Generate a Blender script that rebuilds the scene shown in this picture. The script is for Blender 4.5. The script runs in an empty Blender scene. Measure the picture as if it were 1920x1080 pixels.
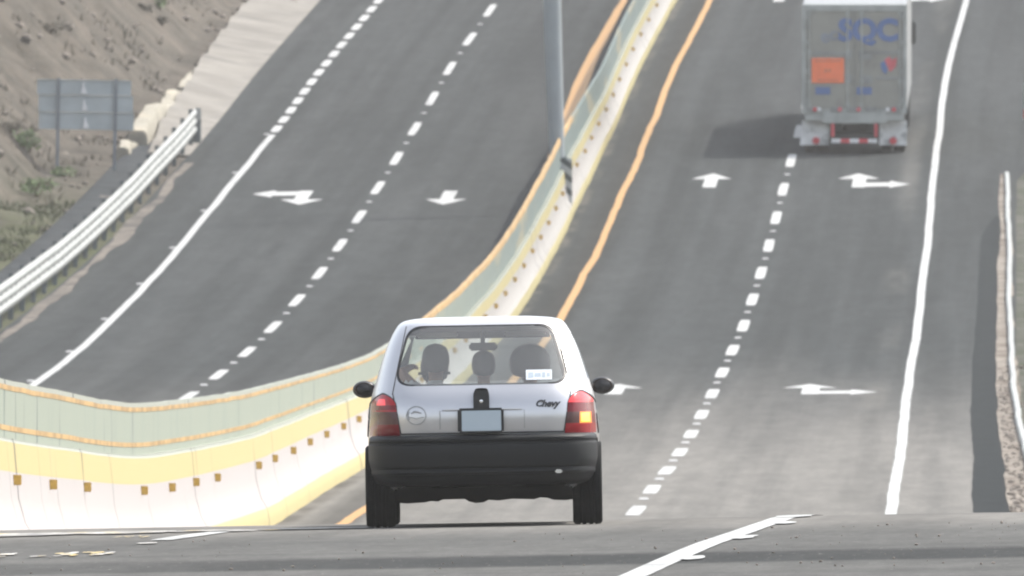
import bpy, bmesh, math, random
import numpy as np
from mathutils import Vector, Matrix, Euler, noise
R = math.radians
random.seed(7)
SC = bpy.context.scene
COL = SC.collection

# ------------------------------------------------------------------ camera, sky, sun, exposure
F = 33360.0                      # focal length in pixels of a 1920 px wide frame
ZC = 1.74                        # camera height above the near road
cd = bpy.data.cameras.new("camera")
cam = bpy.data.objects.new("camera", cd); COL.objects.link(cam)
cd.sensor_width = 36.0
cd.lens = F / 1920 * 36.0
cd.clip_start = 1.0; cd.clip_end = 4000.0
cam.location = (0, 0, ZC)
cam.rotation_euler = (math.pi / 2 - 40 / F, 0, 0)
cd.dof.use_dof = True
cd.dof.focus_distance = 121.0
cd.dof.aperture_fstop = 18.0
SC.camera = cam

SUN_EL, SUN_AZ = R(52), R(57)    # azimuth clockwise from +Y (the way the camera looks)
w = bpy.data.worlds.new("World"); SC.world = w; w.use_nodes = True
nt = w.node_tree
sky = nt.nodes.new("ShaderNodeTexSky"); sky.sky_type = 'NISHITA'; sky.sun_disc = False
sky.sun_elevation = SUN_EL; sky.sun_rotation = SUN_AZ
sky.air_density = 1.0; sky.dust_density = 2.5; sky.ozone_density = 1.0
bg = nt.nodes["Background"]; bg.inputs[1].default_value = 0.15
# a pale, milky sky: part of its blue is washed out
hs = nt.nodes.new("ShaderNodeHueSaturation"); hs.inputs['Saturation'].default_value = 0.45
nt.links.new(sky.outputs[0], hs.inputs['Color']); nt.links.new(hs.outputs[0], bg.inputs[0])
sl = bpy.data.lights.new("sun", 'SUN'); sl.energy = 2.1; sl.angle = R(0.6); sl.color = (1.0, 0.95, 0.87)
so = bpy.data.objects.new("sun", sl); COL.objects.link(so)
sv = Vector((math.sin(SUN_AZ) * math.cos(SUN_EL), math.cos(SUN_AZ) * math.cos(SUN_EL), math.sin(SUN_EL)))
so.rotation_euler = sv.to_track_quat('Z', 'Y').to_euler(); so.location = (60, 100, 80)
SC.view_settings.view_transform = 'Standard'; SC.view_settings.look = 'None'
SC.view_settings.exposure = 1.2; SC.view_settings.gamma = 1.0
SC.cycles.filter_width = 2.1
SC.cycles.max_bounces = 8; SC.cycles.transparent_max_bounces = 16

# ------------------------------------------------------------------ curves of the road
def pchip(P):
    x = np.array([p[0] for p in P], float); y = np.array([p[1] for p in P], float)
    h = np.diff(x); dl = np.diff(y) / h; m = np.zeros(len(x))
    for i in range(1, len(x) - 1):
        if dl[i - 1] * dl[i] > 0:
            a, b = 2 * h[i] + h[i - 1], h[i] + 2 * h[i - 1]
            m[i] = (a + b) / (a / dl[i - 1] + b / dl[i])
    m[0] = dl[0]; m[-1] = dl[-1]
    def f(t):
        if t <= x[0]: return float(y[0] + m[0] * (t - x[0]))
        if t >= x[-1]: return float(y[-1] + m[-1] * (t - x[-1]))
        i = min(max(int(np.searchsorted(x, t)) - 1, 0), len(h) - 1); u = (t - x[i]) / h[i]
        return float(y[i] * (2 * u**3 - 3 * u * u + 1) + h[i] * m[i] * (u**3 - 2 * u * u + u)
                     + y[i + 1] * (3 * u * u - 2 * u**3) + h[i] * m[i + 1] * (u**3 - u * u))
    return f
zrel = pchip([(-60, -1.70), (0, -1.74), (60, -1.74), (100, -1.74), (114, -1.735), (122, -1.765), (132, -1.90),
              (150, -2.30), (180, -3.0), (203, -3.33), (228, -3.38), (253, -3.17), (291, -2.72), (315, -2.25),
              (342, -1.52), (367, -.56), (392, .61), (416, 1.93), (441, 3.50), (465, 5.19), (490, 7.05), (540, 10.9), (640, 18.6)])
xR = pchip([(-60, -4.0), (0, -3.2), (60, -1.5), (100, 0.72), (109, 1.17), (115, 1.54), (122.5, 1.88), (126, 2.04), (150, 2.75), (180, 3.6), (210, 4.4), (244.5, 5.22),
            (262.8, 5.69), (288, 6.32), (320.7, 7.14), (352, 8.02), (386.7, 9.01), (415, 9.8), (444, 10.7), (462, 11.29),
            (495, 12.64), (540, 14.6), (640, 19.5)])
dashLoff = pchip([(0, -12.6), (320, -12.65), (404, -12.88), (490, -13.04), (640, -13.1)])
edgeLoff = pchip([(0, -15.7), (300, -15.7), (321, -15.75), (355, -16.1), (415, -16.38), (495, -16.33), (640, -16.33)])
RAIL_L, ASPH_L, BAR = -18.05, -18.0, -8.36
def sup(d):
    t = min(max((d - 140) / 45, 0), 1); return 0.018 * (1 - t * t * (3 - 2 * t))
def P(d, off, h=0.0):
    X = xR(d) + off
    return Vector((X, d, ZC + zrel(d) + sup(d) * max(min(X + 0.2, 6), -9) + h))
def wob(d, k, a=0.03):
    return a * (noise.noise(Vector((d * 0.09, k * 7.3, 0.5))) + 0.6 * noise.noise(Vector((d * 0.3, k * 3.1, 4.5))))

# ------------------------------------------------------------------ mesh helpers
class MB:
    def __init__(s): s.v = []; s.f = []; s.m = []; s.uv = None
    def add(s, vs, fs, m=0):
        b = len(s.v); s.v += [tuple(p) for p in vs]
        for f in fs: s.f.append([b + i for i in f]); s.m.append(m)
    def box(s, a, b, m=0, M=None, bev=0.0):
        x0, y0, z0 = a; x1, y1, z1 = b
        if bev > 0:
            bm = bmesh.new()
            bmesh.ops.create_cube(bm, size=1.0)
            for v in bm.verts: v.co = Vector(((x0 + x1) / 2 + v.co.x * (x1 - x0), (y0 + y1) / 2 + v.co.y * (y1 - y0), (z0 + z1) / 2 + v.co.z * (z1 - z0)))
            bmesh.ops.bevel(bm, geom=bm.edges[:], offset=bev, segments=2, affect='EDGES')
            bm.verts.ensure_lookup_table()
            vs = [v.co.copy() for v in bm.verts]; fs = [[v.index for v in f.verts] for f in bm.faces]; bm.free()
        else:
            vs = [Vector(p) for p in ((x0, y0, z0), (x1, y0, z0), (x1, y1, z0), (x0, y1, z0), (x0, y0, z1), (x1, y0, z1), (x1, y1, z1), (x0, y1, z1))]
            fs = [(0, 3, 2, 1), (4, 5, 6, 7), (0, 1, 5, 4), (1, 2, 6, 5), (2, 3, 7, 6), (3, 0, 4, 7)]
        if M: vs = [M @ p for p in vs]
        s.add(vs, fs, m)
    def tube(s, pts, r, n=10, m=0, cap=True):
        pts = [Vector(p) for p in pts]; rs = r if isinstance(r, (list, tuple)) else [r] * len(pts)
        rings = []; up = Vector((0.13, 0.21, 0.97))
        for i, p in enumerate(pts):
            t = (pts[min(i + 1, len(pts) - 1)] - pts[max(i - 1, 0)]).normalized()
            a = t.cross(up)
            if a.length < 1e-3: a = t.cross(Vector((1, 0, 0)))
            a.normalize(); b = t.cross(a)
            rings += [p + (a * math.cos(2 * math.pi * k / n) + b * math.sin(2 * math.pi * k / n)) * rs[i] for k in range(n)]
        fs = []
        for i in range(len(pts) - 1):
            for k in range(n):
                fs.append((i * n + k, i * n + (k + 1) % n, (i + 1) * n + (k + 1) % n, (i + 1) * n + k))
        if cap: fs += [tuple(range(n)), tuple(reversed(range((len(pts) - 1) * n, len(pts) * n)))]
        s.add(rings, fs, m)
    def prism(s, poly, axis, a, b, m=0, M=None):
        n = len(poly)
        def pt(q, t):
            if axis == 'y': return Vector((q[0], t, q[1]))
            if axis == 'x': return Vector((t, q[0], q[1]))
            return Vector((q[0], q[1], t))
        vs = [pt(q, a) for q in poly] + [pt(q, b) for q in poly]
        if M: vs = [M @ p for p in vs]
        fs = [tuple(range(n)), tuple(reversed(range(n, 2 * n)))] + [((i + 1) % n, i, n + i, n + (i + 1) % n) for i in range(n)]
        s.add(vs, fs, m)
    def grid(s, rows, m=0, close=False, mf=None):
        nr, nc = len(rows), len(rows[0]); vs = [p for r in rows for p in r]; b = len(s.v)
        s.v += [tuple(p) for p in vs]
        for i in range(nr - 1):
            for j in range(nc if close else nc - 1):
                k = (j + 1) % nc
                s.f.append([b + i * nc + j, b + i * nc + k, b + (i + 1) * nc + k, b + (i + 1) * nc + j])
                s.m.append(mf(i, j) if mf else m)
    def lathe(s, prof, n=32, m=0, axis='x', c=(0, 0, 0), mf=None):
        rows = []
        for (t, r) in prof:
            row = []
            for k in range(n):
                a = 2 * math.pi * k / n
                if axis == 'x': row.append((c[0] + t, c[1] + r * math.cos(a), c[2] + r * math.sin(a)))
                elif axis == 'z': row.append((c[0] + r * math.cos(a), c[1] + r * math.sin(a), c[2] + t))
                else: row.append((c[0] + r * math.cos(a), c[1] + t, c[2] + r * math.sin(a)))
            rows.append(row)
        s.grid(rows, m, True, mf)
    def build(s, name, mats, parent=None, smooth=False, angle=35, fix=True):
        me = bpy.data.meshes.new(name); me.from_pydata(s.v, [], s.f)
        for mt in (mats if isinstance(mats, (list, tuple)) else [mats]): me.materials.append(mt)
        me.polygons.foreach_set('material_index', s.m)
        if fix:
            bm = bmesh.new(); bm.from_mesh(me); bmesh.ops.recalc_face_normals(bm, faces=bm.faces[:]); bm.to_mesh(me); bm.free()
        if smooth:
            me.shade_smooth(); me.set_sharp_from_angle(angle=R(angle))
        if s.uv is not None:
            ul = me.uv_layers.new(name="UVMap")
            li = np.empty(len(me.loops), dtype=np.int32); me.loops.foreach_get('vertex_index', li)
            ul.data.foreach_set('uv', np.array(s.uv, dtype=np.float32)[li].ravel())
        me.update()
        o = bpy.data.objects.new(name, me); COL.objects.link(o)
        if parent: o.parent = parent
        return o
def tag(o, label=None, cat=None, group=None, kind=None):
    for k, v in (('label', label), ('category', cat), ('group', group), ('kind', kind)):
        if v: o[k] = v
    return o
def empty(name, loc=(0, 0, 0)):
    o = bpy.data.objects.new(name, None); COL.objects.link(o); o.location = loc; o.empty_display_size = 0.3
    return o
def text_mesh(txt, size, extr=0.004, shear=0.0, space=1.0, bold=0.0):
    c = bpy.data.curves.new("lettering", 'FONT'); c.body = txt; c.size = size; c.extrude = extr; c.shear = shear
    c.space_character = space; c.align_x = 'CENTER'; c.align_y = 'CENTER'; c.resolution_u = 4; c.offset = bold
    o = bpy.data.objects.new("lettering", c); COL.objects.link(o)
    dg = bpy.context.evaluated_depsgraph_get(); dg.update()
    me = bpy.data.meshes.new_from_object(o.evaluated_get(dg))
    bpy.data.objects.remove(o); return me
def text(txt, name, size, mat_, parent, loc, shear=0.0, sx=1.0, bold=0.0, rot=0.0):
    me = text_mesh(txt, size, 0.004, shear, 1.0, bold)
    # letters stand in the x-z plane, reading from -y
    me.transform(Matrix.Translation(loc) @ Matrix.Rotation(rot, 4, 'Y') @ Matrix.Rotation(math.pi / 2, 4, 'X') @ Matrix.Diagonal((sx, 1, 1, 1)))
    me.materials.clear(); me.materials.append(mat_)
    o = bpy.data.objects.new(name, me); COL.objects.link(o); o.parent = parent; return o

# ------------------------------------------------------------------ materials
def node(nt, t, ins=None, **at):
    n = nt.nodes.new(t)
    for k, v in at.items(): setattr(n, k, v)
    for k, v in (ins or {}).items():
        if hasattr(v, 'is_output') or isinstance(v, bpy.types.NodeSocket): nt.links.new(v, n.inputs[k])
        else: n.inputs[k].default_value = v
    return n
def c4(c): return (c[0], c[1], c[2], 1)
def newmat(name):
    m = bpy.data.materials.new(name); m.use_nodes = True
    return m, m.node_tree, m.node_tree.nodes["Principled BSDF"]
def mixc(nt, fac, a, b, mode='MIX'):
    n = nt.nodes.new("ShaderNodeMix"); n.data_type = 'RGBA'; n.blend_type = mode
    for i, v in ((0, fac), (6, a), (7, b)):
        if isinstance(v, bpy.types.NodeSocket): nt.links.new(v, n.inputs[i])
        else: n.inputs[i].default_value = v if i == 0 else c4(v)
    return n.outputs[2]
def ramp(nt, x, lo, hi):
    n = node(nt, "ShaderNodeMapRange", {0: x, 1: lo, 2: hi, 3: 0.0, 4: 1.0}); n.interpolation_type = 'SMOOTHSTEP'; n.clamp = True
    return n.outputs[0]
def mth(nt, op, a, b=0.0):
    n = nt.nodes.new("ShaderNodeMath"); n.operation = op
    for i, v in ((0, a), (1, b)):
        if isinstance(v, bpy.types.NodeSocket): nt.links.new(v, n.inputs[i])
        else: n.inputs[i].default_value = v
    return n.outputs[0]
def noi(nt, vec, scale, detail=3, rough=0.55):
    return node(nt, "ShaderNodeTexNoise", {'Vector': vec, 'Scale': scale, 'Detail': detail, 'Roughness': rough}).outputs[0]
def mapv(nt, vec, sc=(1, 1, 1), loc=(0, 0, 0)):
    return node(nt, "ShaderNodeMapping", {0: vec, 1: loc, 3: sc}).outputs[0]
def mat(name, col, rough=0.6, metal=0.0, amt=0.18, scale=3.0, dirt=None, dscale=1.2, dlo=0.52, dhi=0.72, coat=0.0, spec=0.5, stretch=(1, 1, 1), bump=0.0, bscale=40):
    m, nt, b = newmat(name)
    tc = node(nt, "ShaderNodeTexCoord").outputs['Object']; v = mapv(nt, tc, stretch)
    n = noi(nt, v, scale, 5)
    c = mixc(nt, ramp(nt, n, 0.3, 0.7), tuple(x * (1 - amt) for x in col), tuple(min(1, x * (1 + amt)) for x in col))
    if dirt: c = mixc(nt, ramp(nt, noi(nt, mapv(nt, v, (1, 1, 1), (7, 3, 5)), dscale, 6, 0.65), dlo, dhi), c, dirt)
    nt.links.new(c, b.inputs['Base Color'])
    b.inputs['Roughness'].default_value = rough; b.inputs['Metallic'].default_value = metal
    b.inputs['Specular IOR Level'].default_value = min(spec, 0.08) if rough >= 0.85 else spec
    if coat: b.inputs['Coat Weight'].default_value = coat; b.inputs['Coat Roughness'].default_value = 0.06
    if bump:
        bp = node(nt, "ShaderNodeBump", {'Strength': bump, 'Distance': 0.02, 'Height': noi(nt, tc, bscale, 6)})
        nt.links.new(bp.outputs[0], b.inputs['Normal'])
    return m
def emit(name, col, e, base=None):
    m, nt, b = newmat(name)
    b.inputs['Base Color'].default_value = c4(base or col); b.inputs['Roughness'].default_value = 0.15
    b.inputs['Emission Color'].default_value = c4(col); b.inputs['Emission Strength'].default_value = e
    return m
def glass_mat(name, tint, refl=0.10, pale_fac=0.14):
    m, nt, b = newmat(name); nt.nodes.remove(b)
    out = nt.nodes["Material Output"]
    t = node(nt, "ShaderNodeBsdfTransparent", {0: c4(tint)}); g = node(nt, "ShaderNodeBsdfGlossy", {0: (1, 1, 1, 1), 1: 0.03})
    fr = node(nt, "ShaderNodeFresnel", {0: 1.5}).outputs[0]
    fac = mth(nt, 'MINIMUM', mth(nt, 'ADD', fr, refl * 0.3), 1.0)
    mx = node(nt, "ShaderNodeMixShader", {0: fac}); nt.links.new(t.outputs[0], mx.inputs[1]); nt.links.new(g.outputs[0], mx.inputs[2])
    df = node(nt, "ShaderNodeBsdfDiffuse", {0: (0.6, 0.6, 0.58, 1)}); m2 = node(nt, "ShaderNodeMixShader", {0: pale_fac})   # a film of road dust
    nt.links.new(mx.outputs[0], m2.inputs[1]); nt.links.new(df.outputs[0], m2.inputs[2]); nt.links.new(m2.outputs[0], out.inputs[0]); return m

# asphalt: UV is (metres right of the right edge line, metres from the camera post)
def asphalt():
    m, nt, b = newmat("asphalt")
    uv = node(nt, "ShaderNodeTexCoord").outputs['UV']
    sp = node(nt, "ShaderNodeSeparateXYZ", {0: uv}); u, v = sp.outputs[0], sp.outputs[1]
    base = (0.047, 0.0505, 0.0515)
    streak = noi(nt, mapv(nt, uv, (1.3, 0.012, 1)), 1.0, 4, 0.6)
    c = mixc(nt, ramp(nt, streak, 0.33, 0.68), tuple(x * 0.86 for x in base), tuple(x * 1.2 for x in base))
    # pale worn wheel tracks
    blot = noi(nt, mapv(nt, uv, (0.35, 0.03, 1)), 1.0, 5, 0.6)
    c = mixc(nt, mth(nt, 'MULTIPLY', ramp(nt, blot, 0.5, 0.75), 0.5), c, (0.072, 0.0755, 0.076))
    # paler, warmer surface in the dip, mostly on the right carriageway
    edge = mth(nt, 'ADD', v, mth(nt, 'MULTIPLY', noi(nt, mapv(nt, uv, (0.5, 0.02, 1)), 1.0, 3), 60.0))
    dip = mth(nt, 'SUBTRACT', 1.0, ramp(nt, edge, 292.0, 378.0))
    side = mth(nt, 'ADD', 0.38, mth(nt, 'MULTIPLY', ramp(nt, u, -9.5, -7.5), 0.62))
    nearcut = ramp(nt, v, 109.0, 120.0)
    pale_fac = mth(nt, 'MULTIPLY', mth(nt, 'MULTIPLY', dip, side), mth(nt, 'MULTIPLY', nearcut, mth(nt, 'ADD', 0.72, mth(nt, 'MULTIPLY', ramp(nt, streak, 0.35, 0.6), 0.28))))
    c = mixc(nt, mth(nt, 'MULTIPLY', pale_fac, 0.95), c, (0.188, 0.181, 0.168))
    # pale strip just left of the right edge line and dusty shoulders
    strip = mth(nt, 'MULTIPLY', ramp(nt, u, -1.0, -0.55), mth(nt, 'SUBTRACT', 1.0, ramp(nt, u, -0.45, -0.2)))
    strip = mth(nt, 'MULTIPLY', strip, ramp(nt, noi(nt, mapv(nt, uv, (0.6, 0.05, 1)), 1.0, 4), 0.4, 0.7))
    c = mixc(nt, mth(nt, 'MULTIPLY', strip, 0.55), c, (0.135, 0.132, 0.122))
    bar = mth(nt, 'MULTIPLY', ramp(nt, u, -8.2, -8.0), mth(nt, 'SUBTRACT', 1.0, ramp(nt, u, -7.95, -7.75)))
    c = mixc(nt, mth(nt, 'MULTIPLY', bar, ramp(nt, noi(nt, mapv(nt, uv, (1, 0.15, 1)), 1.0, 5), 0.42, 0.6)), c, (0.10, 0.096, 0.088))
    dark = mth(nt, 'MULTIPLY', ramp(nt, u, -7.8, -7.4), mth(nt, 'SUBTRACT', 1.0, ramp(nt, u, -7.15, -6.8)))
    c = mixc(nt, mth(nt, 'MULTIPLY', dark, 0.6), c, (0.042, 0.041, 0.038))
    # foreground crown: warmer grey
    fg = mth(nt, 'SUBTRACT', 1.0, ramp(nt, v, 109.0, 119.0))
    c = mixc(nt, mth(nt, 'MULTIPLY', fg, 0.8), c, (0.128, 0.126, 0.120))
    tr_ = noi(nt, mapv(nt, uv, (0.16, 0.55, 1), (3, 7, 0)), 1.0, 5, 0.6)
    c = mixc(nt, mth(nt, 'MULTIPLY', fg, mth(nt, 'MULTIPLY', ramp(nt, tr_, 0.42, 0.62), 0.5)), c, (0.076, 0.077, 0.075))
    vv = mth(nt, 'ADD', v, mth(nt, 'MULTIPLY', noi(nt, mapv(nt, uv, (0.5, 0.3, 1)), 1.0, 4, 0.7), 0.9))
    band = mth(nt, 'MULTIPLY', ramp(nt, vv, 103.1, 103.9), mth(nt, 'SUBTRACT', 1.0, ramp(nt, vv, 106.6, 107.9)))  # darker band across the near road, stronger towards the right
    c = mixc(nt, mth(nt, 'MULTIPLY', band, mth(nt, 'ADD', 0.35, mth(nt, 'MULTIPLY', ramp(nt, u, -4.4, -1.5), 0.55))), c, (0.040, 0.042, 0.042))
    speck = noi(nt, mapv(nt, uv, (22, 3.0, 1)), 1.0, 3, 0.8)
    c = mixc(nt, mth(nt, 'MULTIPLY', fg, ramp(nt, speck, 0.62, 0.74)), c, (0.26, 0.255, 0.24))
    sp2 = noi(nt, mapv(nt, uv, (16, 2.0, 1), (9, 4, 0)), 1.0, 4, 0.8)
    c = mixc(nt, mth(nt, 'MULTIPLY', fg, mth(nt, 'MULTIPLY', ramp(nt, sp2, 0.55, 0.7), 0.5)), c, (0.06, 0.06, 0.058))
    midn = noi(nt, mapv(nt, uv, (2.2, 0.30, 1), (2, 5, 0)), 1.0, 6, 0.7)
    c = mixc(nt, ramp(nt, midn, 0.3, 0.72), mixc(nt, 1.0, c, (0.88, 0.88, 0.88), 'MULTIPLY'), mixc(nt, 1.0, c, (1.13, 1.13, 1.12), 'MULTIPLY'))
    fine = noi(nt, mapv(nt, uv, (9, 2.5, 1)), 1.0, 6, 0.75)
    c = mixc(nt, ramp(nt, fine, 0.3, 0.75), mixc(nt, 1.0, c, (0.86, 0.86, 0.86), 'MULTIPLY'), mixc(nt, 1.0, c, (1.12, 1.12, 1.12), 'MULTIPLY'))
    nt.links.new(c, b.inputs['Base Color']); b.inputs['Roughness'].default_value = 0.95; b.inputs['Specular IOR Level'].default_value = 0.03
    return m
def paint(name, col, worn=0.35, under=(0.12, 0.12, 0.12), lo=0.56, hi=0.72):
    m, nt, b = newmat(name)
    tc = node(nt, "ShaderNodeTexCoord").outputs['Object']
    n = noi(nt, mapv(nt, tc, (3, 0.7, 1)), 1.0, 6, 0.7)
    c = mixc(nt, mth(nt, 'MULTIPLY', ramp(nt, n, lo, hi), worn), col, under)
    nt.links.new(c, b.inputs['Base Color']); b.inputs['Roughness'].default_value = 0.65
    return m
def panel_mat():
    m, nt, b = newmat("green_panel")
    uv = node(nt, "ShaderNodeTexCoord").outputs['UV']
    sp = node(nt, "ShaderNodeSeparateXYZ", {0: uv}); v = sp.outputs[1]
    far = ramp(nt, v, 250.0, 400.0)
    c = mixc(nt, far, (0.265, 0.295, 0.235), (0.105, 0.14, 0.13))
    n = noi(nt, mapv(nt, uv, (0.25, 1.6, 1)), 1.0, 4, 0.7)
    c = mixc(nt, mth(nt, 'MULTIPLY', ramp(nt, n, 0.5, 0.75), 0.5), c, (0.17, 0.215, 0.19))
    n2 = noi(nt, mapv(nt, uv, (0.15, 0.95, 1), (3, 9, 1)), 1.0, 3, 0.8)
    c = mixc(nt, mth(nt, 'MULTIPLY', ramp(nt, n2, 0.58, 0.68), 0.8), c, (0.09, 0.115, 0.11))
    n3 = noi(nt, mapv(nt, uv, (1.2, 0.12, 1), (1, 2, 1)), 1.0, 3)
    c = mixc(nt, mth(nt, 'MULTIPLY', mth(nt, 'MULTIPLY', ramp(nt, n3, 0.52, 0.66), ramp(nt, v, 300.0, 340.0)), 0.45), c, (0.34, 0.27, 0.14))
    nt.links.new(c, b.inputs['Base Color']); b.inputs['Roughness'].default_value = 0.7
    return m
def conc_mat(name, col, stain):
    m, nt, b = newmat(name)
    uv = node(nt, "ShaderNodeTexCoord").outputs['UV']
    n = noi(nt, mapv(nt, uv, (0.35, 1.3, 1)), 1.0, 5, 0.7)
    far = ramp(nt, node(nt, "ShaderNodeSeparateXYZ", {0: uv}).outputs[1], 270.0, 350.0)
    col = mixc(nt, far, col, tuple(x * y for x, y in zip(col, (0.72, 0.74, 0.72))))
    c = mixc(nt, mth(nt, 'MULTIPLY', ramp(nt, n, 0.55, 0.8), 0.55), col, stain)
    n2 = noi(nt, mapv(nt, uv, (0.13, 1.25, 1), (5, 1, 0)), 1.0, 2, 0.8)
    c = mixc(nt, mth(nt, 'MULTIPLY', ramp(nt, n2, 0.635, 0.66), 0.8), c, tuple(x * 0.2 for x in stain))
    nt.links.new(c, b.inputs['Base Color']); b.inputs['Roughness'].default_value = 0.75
    return m
def earth_mat():
    m, nt, b = newmat("bare_earth")
    g = node(nt, "ShaderNodeTexCoord").outputs['Object']
    n = noi(nt, g, 0.9, 9, 0.75); n2 = noi(nt, mapv(nt, g, (1, 1, 1), (4, 8, 2)), 1.9, 8, 0.75)
    c = mixc(nt, ramp(nt, n, 0.32, 0.68), (0.052, 0.047, 0.038), (0.125, 0.108, 0.088))
    c = mixc(nt, mth(nt, 'MULTIPLY', ramp(nt, n2, 0.45, 0.7), 0.75), c, (0.075, 0.071, 0.06))
    st = noi(nt, mapv(nt, node(nt, 'ShaderNodeTexCoord').outputs['UV'], (0.30, 0.55, 1), (3, 1, 0)), 1.0, 5, 0.65)
    c = mixc(nt, mth(nt, 'MULTIPLY', ramp(nt, st, 0.52, 0.7), 0.45), c, (0.155, 0.137, 0.115))
    c = mixc(nt, mth(nt, 'MULTIPLY', mth(nt, 'SUBTRACT', 1.0, ramp(nt, st, 0.34, 0.48)), 0.6), c, (0.058, 0.055, 0.046))
    n3 = noi(nt, mapv(nt, g, (1, 1, 1), (14, 1, 2)), 0.35, 6, 0.7)
    c = mixc(nt, mth(nt, 'MULTIPLY', ramp(nt, n3, 0.54, 0.68), 0.5), c, (0.165, 0.14, 0.116))
    n5 = noi(nt, mapv(nt, g, (1, 1, 1), (2, 1, 12)), 4.5, 6, 0.7)
    c = mixc(nt, mth(nt, 'MULTIPLY', ramp(nt, n5, 0.6, 0.72), 0.5), c, (0.2, 0.178, 0.155))
    # green verge: low ground near the rail
    uv = node(nt, "ShaderNodeTexCoord").outputs['UV']; sp = node(nt, "ShaderNodeSeparateXYZ", {0: uv})
    n4 = noi(nt, mapv(nt, g, (1, 1, 1), (24, 3, 2)), 0.8, 6, 0.75)
    low = mth(nt, 'MULTIPLY', mth(nt, 'SUBTRACT', 1.0, ramp(nt, sp.outputs[0], 2.0, 4.5)), mth(nt, 'SUBTRACT', 1.0, ramp(nt, sp.outputs[1], 385.0, 425.0)))
    c = mixc(nt, mth(nt, 'MULTIPLY', low, ramp(nt, n4, 0.25, 0.6)), c, (0.074, 0.084, 0.040))
    nt.links.new(c, b.inputs['Base Color']); b.inputs['Roughness'].default_value = 0.95; b.inputs['Specular IOR Level'].default_value = 0.1
    bp = node(nt, "ShaderNodeBump", {'Strength': 0.6, 'Distance': 0.15, 'Height': n2}); nt.links.new(bp.outputs[0], b.inputs['Normal'])
    return m
def apron_mat():
    m, nt, b = newmat("tan_concrete")
    uv = node(nt, "ShaderNodeTexCoord").outputs['UV']
    sp = node(nt, "ShaderNodeSeparateXYZ", {0: uv})
    n = noi(nt, mapv(nt, uv, (0.5, 0.55, 1)), 1.0, 6, 0.65)
    c = mixc(nt, ramp(nt, n, 0.3, 0.7), (0.14, 0.128, 0.11), (0.225, 0.208, 0.18))
    n2 = noi(nt, mapv(nt, uv, (0.14, 0.42, 1), (2, 2, 2)), 1.0, 4, 0.6)
    c = mixc(nt, mth(nt, 'MULTIPLY', ramp(nt, n2, 0.55, 0.72), 0.85), c, (0.085, 0.078, 0.068))
    nt.links.new(c, b.inputs['Base Color']); b.inputs['Roughness'].default_value = 0.9
    return m
def stripe_mat():
    m, nt, b = newmat("hazard_stripes")
    g = node(nt, "ShaderNodeTexCoord").outputs['Object']; sp = node(nt, "ShaderNodeSeparateXYZ", {0: g})
    a = mth(nt, 'ADD', sp.outputs[2], mth(nt, 'MULTIPLY', sp.outputs[0], 0.75))
    f = mth(nt, 'FRACT', mth(nt, 'MULTIPLY', a, 3.3))
    c = mixc(nt, ramp(nt, f, 0.47, 0.53), (0.06, 0.075, 0.08), (0.42, 0.44, 0.45))
    nt.links.new(c, b.inputs['Base Color']); b.inputs['Roughness'].default_value = 0.7
    return m

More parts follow.
